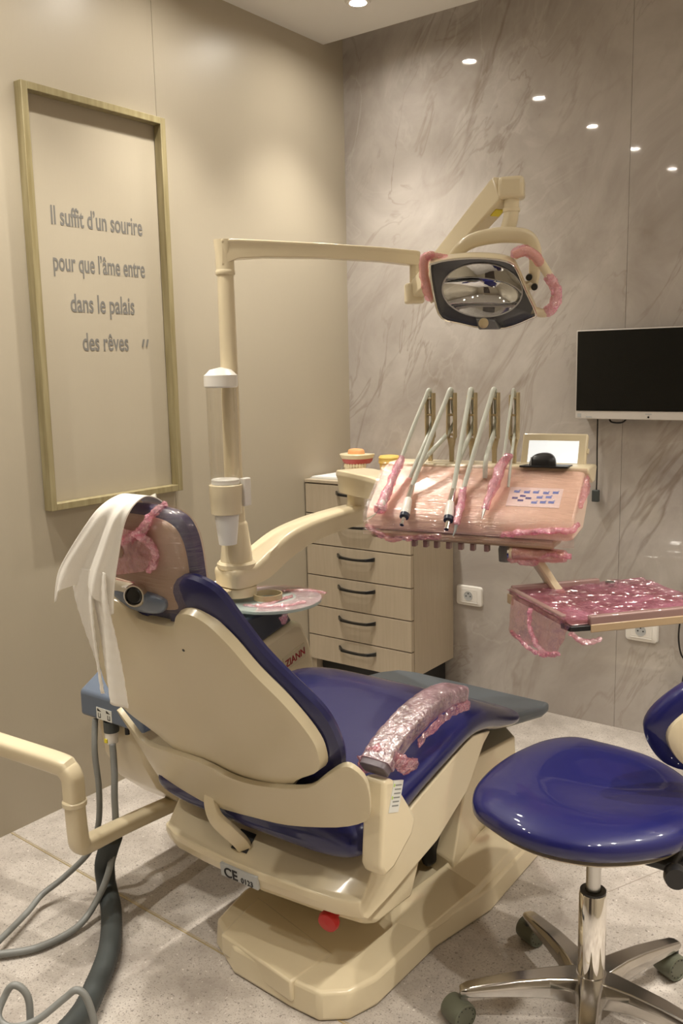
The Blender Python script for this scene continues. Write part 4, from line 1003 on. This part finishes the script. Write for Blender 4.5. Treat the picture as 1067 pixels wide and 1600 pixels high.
# 1 air-water syringe, wrapped
t, up = handpiece('pink-wrapped air-water syringe with a bent steel tip, first from the left end of the console', 'air_water_syringe', HS[0], .0055,
                  [(.058, .150, .045), (.050, .075, .035), (.044, .010, .028)], [(.085, .12, .012), (.095, .155, .03)])
bm = bmesh.new(); sweep(bm, up, [.0075, .0085, .011], n=14, per=6, round_end=True); hb = put('grip', bm, M['white'], t)
bm = bmesh.new(); sweep(bm, [up[0]+(up[0]-up[1])*.05]+up[1:]+[up[2]+(up[2]-up[1])*.12], [.011, .011, .013, .018], n=16, per=12, round_end=True); crumple(bm, .0055, 70, 51); put('plastic_wrap', bm, M['filmd'], hb, ang=180)
put('head', La([(.009, 0), (.009, .014)], up[2]+V(0, 0, -.004), (up[1]-up[2])), M['black'], t)
put('tip', Sw([up[2], pf.p(.040, -.008, .026), pf.p(.033, -.030, .030), pf.p(.022, -.044, .034)], .0026, n=10, per=4), M['chrome'], t)
# 2, 3 turbine couplings
for nm, lab, s, pth, bk in (('turbine_coupling', 'white turbine coupling with a bare steel tip, second from the left end of the console', HS[1], [(.105, .079, .024), (.107, .040, .022), (.112, -.010, .020), (.114, -.045, .020)], [(.100, .145, .012), (.112, .165, .03)]),
                            ('motor_coupling', 'white motor coupling with a bare steel tip, just left of the pink-wrapped scaler', HS[2], [(.219, .072, .024), (.221, .036, .022), (.229, -.012, .020), (.233, -.050, .020)], [(.205, .150, .012), (.212, .168, .035)])):
    t, up = handpiece(lab, nm, s, .0062, pth, bk)
    put('sleeve', Sw([up[0]+(up[0]-up[1])*.15, up[1]], [.0072, .0085], n=16), M['chrome'], t, label='chrome sleeve')
    put('body', Sw([up[1], up[1].lerp(up[2], .08), up[1].lerp(up[2], .8), up[2]], [.0085, .0105, .0125, .0120], n=18), M['white'], t)
    put('end_cap', Sw([up[2], up[2]+(up[3]-up[2])*.28], [.0128, .0120], n=18), M['darkblue'], t, label='dark blue end cap')
    put('steel_tip', Sw([up[2]+(up[3]-up[2])*.25, up[3]], [.0062, .0058], n=14), M['chrome'], t)
    put('tip_bore', La([(.0045, 0), (.0045, .0006)], up[3], up[3]-up[2], n=12), M['black'], t)
# 4 slim wrapped scaler
t, up = handpiece('slim pink-wrapped scaler with a thin grey tip, right beside the motor coupling', 'dental_scaler', HS[3], .0062, [(.243, .078, .022), (.249, .030, .022), (.254, -.030, .022)], [(.285, .130, .012), (.288, .165, .05)])
bm = bmesh.new(); sweep(bm, up, [.008, .0085, .006], n=14, per=6, round_end=True); hb = put('grip', bm, M['white'], t)
bm = bmesh.new(); sweep(bm, up, [.0095, .0105, .008], n=16, per=14, round_end=True); crumple(bm, .0032, 80, 53); put('plastic_wrap', bm, M['filmd'], hb, ang=180)
put('tip', Sw([up[2], pf.p(.256, -.052, .02), pf.p(.2545, -.070, .02)], [.0055, .003, .001], n=10), M['hose'], t)
# 5 camera / curing light cord, wrapped
t, up = handpiece('pink-wrapped handpiece on a thin cord, first from the right end of the row', 'wrapped_handpiece', HS[4], .0036, [(.333, .150, .045), (.322, .085, .034), (.313, .022, .024)], [(.352, .100, .014), (.350, .160, .04)])
bm = bmesh.new(); sweep(bm, up, [.006, .0075, .006], n=14, per=6, round_end=True); hb = put('grip', bm, M['white'], t)
bm = bmesh.new(); sweep(bm, [up[0]+(up[0]-up[1])*.06+V(.012, 0, .012)]+up, [.010, .013, .012, .008], n=16, per=12, round_end=True); crumple(bm, .0055, 65, 55); put('plastic_wrap', bm, M['filmd'], hb, ang=180)
put('tip', Sw([up[2], pf.p(.3125, .005, .022), pf.p(.313, -.012, .020)], [.005, .0035, .001], n=10), M['steel'], t)

# ------------------------------------------------------------------ instrument tray on its post
it = thing('instrument_tray', 'bronze instrument tray covered in crinkled pink film, below the console', 'tray', (1.55, -1.1, .79))
TA = V(1.347, -1.199, .795)
tf = Fr(TA, (.628, .778, 0), (.778, -.628, 0), (0, 0, 1))
TW, TD = .36, .292
bm = bmesh.new(); fbox(bm, tf, (.006, .006, -.012), (TW-.006, TD-.006, -.004)); pln = put('tray_plate', bm, M['traymet'], it, bevel=.003)
def rail(lo, hi, m='traymet', nm='rail'):
    bm = bmesh.new(); fbox(bm, tf, lo, hi); return put(nm, bm, M[m], it, bevel=.004, seg=3)
rail((.0, -.004, -.010), (.235, .012, .017))
rail((.046, TD-.012, -.016), (TW, TD+.004, .013))
rail((.045, TD+.0045, -.022), (TW, TD+.0085, -.004), 'traylip', 'front_lip')
rail((-.006, .0, -.012), (.008, TD-.03, .012))
rail((-.0105, .0, -.026), (-.0065, .030, -.002), 'traylip', 'side_lip')
bm = bmesh.new(); prism(bm, tf, [(-.006, TD-.032), (.010, TD-.032), (.048, TD-.006), (.046, TD+.006), (.0, TD+.002)], -.018, -.006); put('corner_bracket', bm, M['black'], it, bevel=.002)
put('corner_knob', La([(.012, 0), (.012, .008), (.001, .010)], tf.p(.262, .012, 0), (0, 0, 1)), M['steel'], it)
bm = bmesh.new(); sweep(bm, [V(1.375, -1.148, .885), V(1.400, -1.135, .845), V(1.425, -1.12, .80), V(1.445, -1.11, .775)], .017, .011, n=14, e=4, per=3, up=tf.u); put('post', bm, M['cream'], it)
bm = bmesh.new(); fbox(bm, tf, (.04, .08, -.030), (.20, .18, -.0125)); put('under_bracket', bm, M['creamd'], it, bevel=.006)
put('mounting_boss', La([(.022, -.034), (.024, -.014)], tf.p(.14, .245, 0)), M['creamd'], it)
bm = bmesh.new(); NX, NY = 110, 130; g = []
for j in range(NY+1):
    row = []
    for i in range(NX+1):
        a, b = -.010+i/NX*(TW+.014), -.004+j/NY*(TD+.004)
        z = .0065-.005*math.sin(PI*i/NX)*math.sin(PI*j/NY)
        z += .0030*noise.noise(V(a*9, b*75+a*12, 1))+.0024*noise.noise(V(a*32, b*150, 4))+.0014*noise.noise(V(a*90, b*240, 7))
        row.append(bm.verts.new(tf.p(a, b, z)))
    g.append(row)
for a, b in zip(g, g[1:]):
    for i in range(NX): bm.faces.new((a[i], a[i+1], b[i+1], b[i]))
put('plastic_wrap', bm, M['filmt'], it, smooth=False, label='crinkled pink film over the tray')
# the film hanging off the left edge
bm = bmesh.new(); NX, NY = 40, 22; g = []
for j in range(NY+1):
    row = []; q = j/NY
    for i in range(NX+1):
        s = i/NX; b = .030+s*(TD-.01)*(1-.18*q); drop = (.085+.030*math.sin(s*2.6+.2)-.02*s)*q
        row.append(bm.verts.new(tf.p(-.012-.006*math.sin(s*11)*q-.008*math.sin(s*5+2)*q, b, .004-drop)))
    g.append(row)
for a, b in zip(g, g[1:]):
    for i in range(NX): bm.faces.new((a[i], a[i+1], b[i+1], b[i]))
crumple(bm, .003, 45, 61); put('hanging_wrap', bm, M['film'], it, ang=180)
hl = [tf.p(-.014, .035+s*.235, .004-(.085+.030*math.sin(s*2.6+.2)-.02*s)) for s in (0, .2, .4, .6, .8, 1)]
ribbon('film_bunch', hl, .004, it, M['filmd'], 62, .004, th=.005)
ribbon('film_bunch', [tf.p(-.016, .14, -.005), tf.p(-.022, .145, -.04), tf.p(-.02, .175, -.075), tf.p(-.016, .22, -.09)], .005, it, M['filmd'], 63, .004, th=.004)
ribbon('film_bunch', [tf.p(.0, TD+.004, -.02), tf.p(.03, TD+.012, -.04), tf.p(.062, TD+.012, -.035)], .006, it, M['film'], 64, .005, th=.005)

# ------------------------------------------------------------------ assistant arm, hoses
aa = thing('holder_arm', 'cream angled holder arm rising at the left edge from under the side unit', 'holder arm', (.6, -1.7, .2))
bm = bmesh.new(); sweep(bm, [(.575, -1.52, .195), (.570, -1.62, .202), (.585, -1.80, .222), (.605, -1.925, .238), (.612, -1.952, .250), (.613, -1.958, .280), (.612, -1.96, .352)], [.020, .020, .020, .021, .022, .0215, .021], n=24, e=3.2, up=(.1, -.3, 1), per=4); put('lower_tube', bm, M['cream'], aa)
put('collar', La([(.024, .350), (.0285, .353), (.0285, .363), (.024, .366)], (.612, -1.96, 0)), M['cream'], aa)
bm = bmesh.new(); sweep(bm, [(.612, -1.96, .366), (.612, -1.96, .405), (.609, -1.961, .423), (.598, -1.963, .437), (.575, -1.968, .447), (.389, -2.0, .462), (.20, -2.03, .476)], .0225, n=24, e=3.6, per=5, up=(0, -1, .3)); put('upper_tube', bm, M['cream'], aa)
put('mount', Bx((.54, -1.56, .16), (.615, -1.42, .24)), M['creamd'], aa, bevel=.01)
top('suction_hose', Sw([(.484, -1.79, .478), (.500, -1.81, .40), (.507, -1.81, .30), (.492, -1.808, .20), (.476, -1.829, .13), (.420, -1.87, .06), (.405, -1.93, .035), (.430, -1.99, .028), (.474, -2.092, .03), (.52, -2.2, .04), (.50, -2.35, .10)], .0078, n=12, per=8), M['hose'],
    'grey suction hose from the left corner of the blue-grey cover, running behind the holder arm', 'hose', 'suction hoses', ang=180)
top('suction_hose', Sw([(.546, -1.790, .425), (.560, -1.80, .36), (.563, -1.807, .30), (.560, -1.809, .2), (.562, -1.838, .11), (.558, -1.88, .045), (.566, -1.948, .015), (.551, -2.044, .012), (.501, -2.113, .014), (.40, -2.22, .02), (.3, -2.4, .05)], .0085, n=12, per=8), M['hose'],
    'grey suction hose from the white connector, crossing in front of the holder arm', 'hose', 'suction hoses', ang=180)
P_ = catmull([(.572, -1.828, .200), (.548, -1.826, .155), (.522, -1.820, .10), (.536, -1.828, .048), (.601, -1.869, .027), (.708, -1.962, .027), (.783, -2.057, .027), (.847, -2.168, .027), (.87, -2.35, .027)], 26)
bm = bmesh.new(); sweep(bm, P_, [.0255 if i % 2 else .0235 for i in range(len(P_))], n=18)
top('corrugated_hose', bm, M['hosed'], 'thick dark corrugated hose lying on the floor at lower left', 'hose', ang=180)
cpts = [(.903, -2.300, .02), (.903, -2.30, .126), (.896, -2.294, .179), (.884, -2.298, .203), (.869, -2.308, .21), (.859, -2.319, .192), (.865, -2.34, .165), (.893, -2.335, .152), (.922, -2.30, .155), (.949, -2.254, .184), (.965, -2.239, .199), (.979, -2.23, .189), (.992, -2.227, .159), (1.0, -2.228, .123), (1.01, -2.235, .02)]
top('coiled_cord', Sw(cpts, .0068, n=12, per=8), M['hose'], 'grey cord in open loops at the lower left corner', 'cord', ang=180)

# ------------------------------------------------------------------ operator stool
SX, SY = 1.69, -1.52
st = thing('operator_stool', 'navy operator stool on a polished five-star base with castors at right', 'stool', (SX, SY, 0))
zz = .476
so_ = [(1.535, -1.252), (1.60, -1.247), (1.66, -1.25), (1.72, -1.262), (1.78, -1.295), (1.835, -1.35), (1.87, -1.42), (1.885, -1.50), (1.875, -1.564), (1.852, -1.61), (1.806, -1.660), (1.746, -1.70), (1.67, -1.719), (1.604, -1.715), (1.544, -1.695), (1.498, -1.668), (1.468, -1.615), (1.454, -1.545), (1.453, -1.464), (1.462, -1.39), (1.488, -1.305)]
sc_ = c2(so_, 4)
def dish(p):
    d = math.hypot((p.x-1.70)/.185, (p.y+1.46)/.20)
    if p.z > zz: p.z -= .020*max(0, 1-d*d)**2
    return p
bm = bmesh.new(); pillow(bm, Fr((0, 0, zz-.005), (1, 0, 0), (0, 1, 0)), sc_, .040, .040, 3.0, f=dish, rings=14); put('seat', bm, M['navy'], st, label='navy vinyl seat under clear plastic')
bm = bmesh.new(); pillow(bm, Fr((0, 0, zz-.040), (1, 0, 0), (0, 1, 0)), [(1.675+(x-1.675)*.89, -1.49+(y+1.49)*.89) for x, y in sc_], .006, .012, 4, rings=5); put('seat_pan', bm, M['cream'], st)
bm = bmesh.new(); box(bm, (SX-.05, SY-.05, zz-.070), (SX+.17, SY+.05, zz-.050)); mech = put('mechanism', bm, M['black'], st, bevel=.006)
put('gas_rod', La([(.0145, .25), (.0145, .43)], (SX, SY, 0), n=20), M['steel'], st)
put('column', La([(.0275, .095), (.0275, .285), (.0255, .288), (.0255, .2875)], (SX, SY, 0), n=32), M['chrome'], st)
put('column_cap', La([(.0258, .283), (.0258, .2925), (.016, .2925), (.016, .283)], (SX, SY, 0), n=28), M['black'], st)
put('hub', La([(.022, .035), (.026, .04), (.040, .075), (.042, .095), (.034, .108), (.029, .110)], (SX, SY, 0), n=28), M['alu'], st)
for i, adeg in enumerate((216.5, 143.5, 68, 289, 358)):
    a = math.radians(adeg); dv = V(math.cos(a), math.sin(a), 0); sv = V(-dv.y, dv.x, 0); o = V(SX, SY, 0)
    bm = bmesh.new(); rings = []
    for r, zt, zb, hw in ((.015, .110, .048, .034), (.05, .111, .056, .030), (.09, .110, .064, .025), (.15, .105, .066, .022), (.21, .095, .065, .019), (.255, .086, .064, .0165), (.270, .080, .064, .012)):
        c = o+dv*r
        rings.append([c-sv*hw*.8+V(0, 0, zb), c+sv*hw*.8+V(0, 0, zb), c+sv*hw+V(0, 0, zb+.6*(zt-zb)), c+sv*hw*.75+V(0, 0, zt-.001), c-sv*hw*.75+V(0, 0, zt-.001), c-sv*hw+V(0, 0, zb+.6*(zt-zb))])
    loft(bm, rings); lg = put('leg', bm, M['alu'], st, bevel=.003, seg=2, ang=40)
    cc = o+dv*.262; sw = V(math.cos(a+1.15+i*.45), math.sin(a+1.15+i*.45), 0) if i else V(.93, -.37, 0)
    if i == 1: sw = V(.93, -.37, 0)
    if i == 2: sw = V(.90, -.43, 0)
    bm = bmesh.new(); lathe(bm, [(.0085, .046), (.0085, .070)], cc, n=14); cs = put('caster', bm, M['hosed'] if i else M['steel'], st)
    wc = cc+V(-sw.y, sw.x, 0)*.012*(1 if i % 2 else -1)+V(0, 0, .0285)
    bm = bmesh.new(); lathe(bm, [(.020, -.030), (.0265, -.027), (.0285, -.012), (.0285, .014), (.0275, .022), (.025, .024), (.0245, .0215), (.001, .0215)], wc, sw, n=30); put('wheel', bm, M['caster'], cs)
    bm = bmesh.new()
    for q in range(12):
        an = 2*PI*q/12; u_ = V(-sw.y, sw.x, 0); pp = wc+sw*.0216+(u_*math.cos(an)+V(0, 0, 1)*math.sin(an))*.0200
        lathe(bm, [(.0014, 0), (.0014, .0008)], pp, sw, n=6)
    put('wheel_dimple', bm, M['black'], cs)
# backrest swung round to the right
kw = V(.85, .527, 0).normalized(); kn = V(.50, -.80, -.10).normalized(); kv = kn.cross(kw).normalized()
if kv.z < 0: kv = -kv
kfz = Fr((1.775, -1.487, .637), kw, kv, kn)
bko = c2([(-.002, .01), (.010, -.035), (.045, -.075), (.11, -.088), (.22, -.06), (.33, -.03), (.38, .03), (.36, .10), (.28, .145), (.17, .145), (.08, .10), (.022, .052)], 5)
bm = bmesh.new(); pillow(bm, Fr(kfz.p(0, 0, -.012), kw, kv, kn), bko, .030, .055, 2.6, rings=12); bkc = put('backrest', bm, M['navy'], st, label='navy backrest with a cream back shell')
bki = [(.185+(x-.185)*.83, .022+(y-.022)*.80) for x, y in bko]
bm = bmesh.new(); pillow(bm, Fr(kfz.p(.004, -.008, .008), kw, kv, kn), bki, .020, .012, 5, rings=8); put('back_shell', bm, M['cream'], bkc)
bm = bmesh.new(); sweep(bm, [(SX+.15, SY+.0, zz-.065), (1.90, -1.50, zz-.075), (1.985, -1.47, zz-.06), (2.02, -1.455, .50), (2.0, -1.425, .60), (1.96, -1.40, .64)], .014, .009, n=12, e=3, per=5); put('back_bracket', bm, M['black'], st)
put('lever_knob', La([(.020, -.012), (.022, 0), (.020, .012)], (1.865, -1.575, zz-.068), (.4, -.9, 0)), M['black'], st)
bpy.context.view_layer.update()
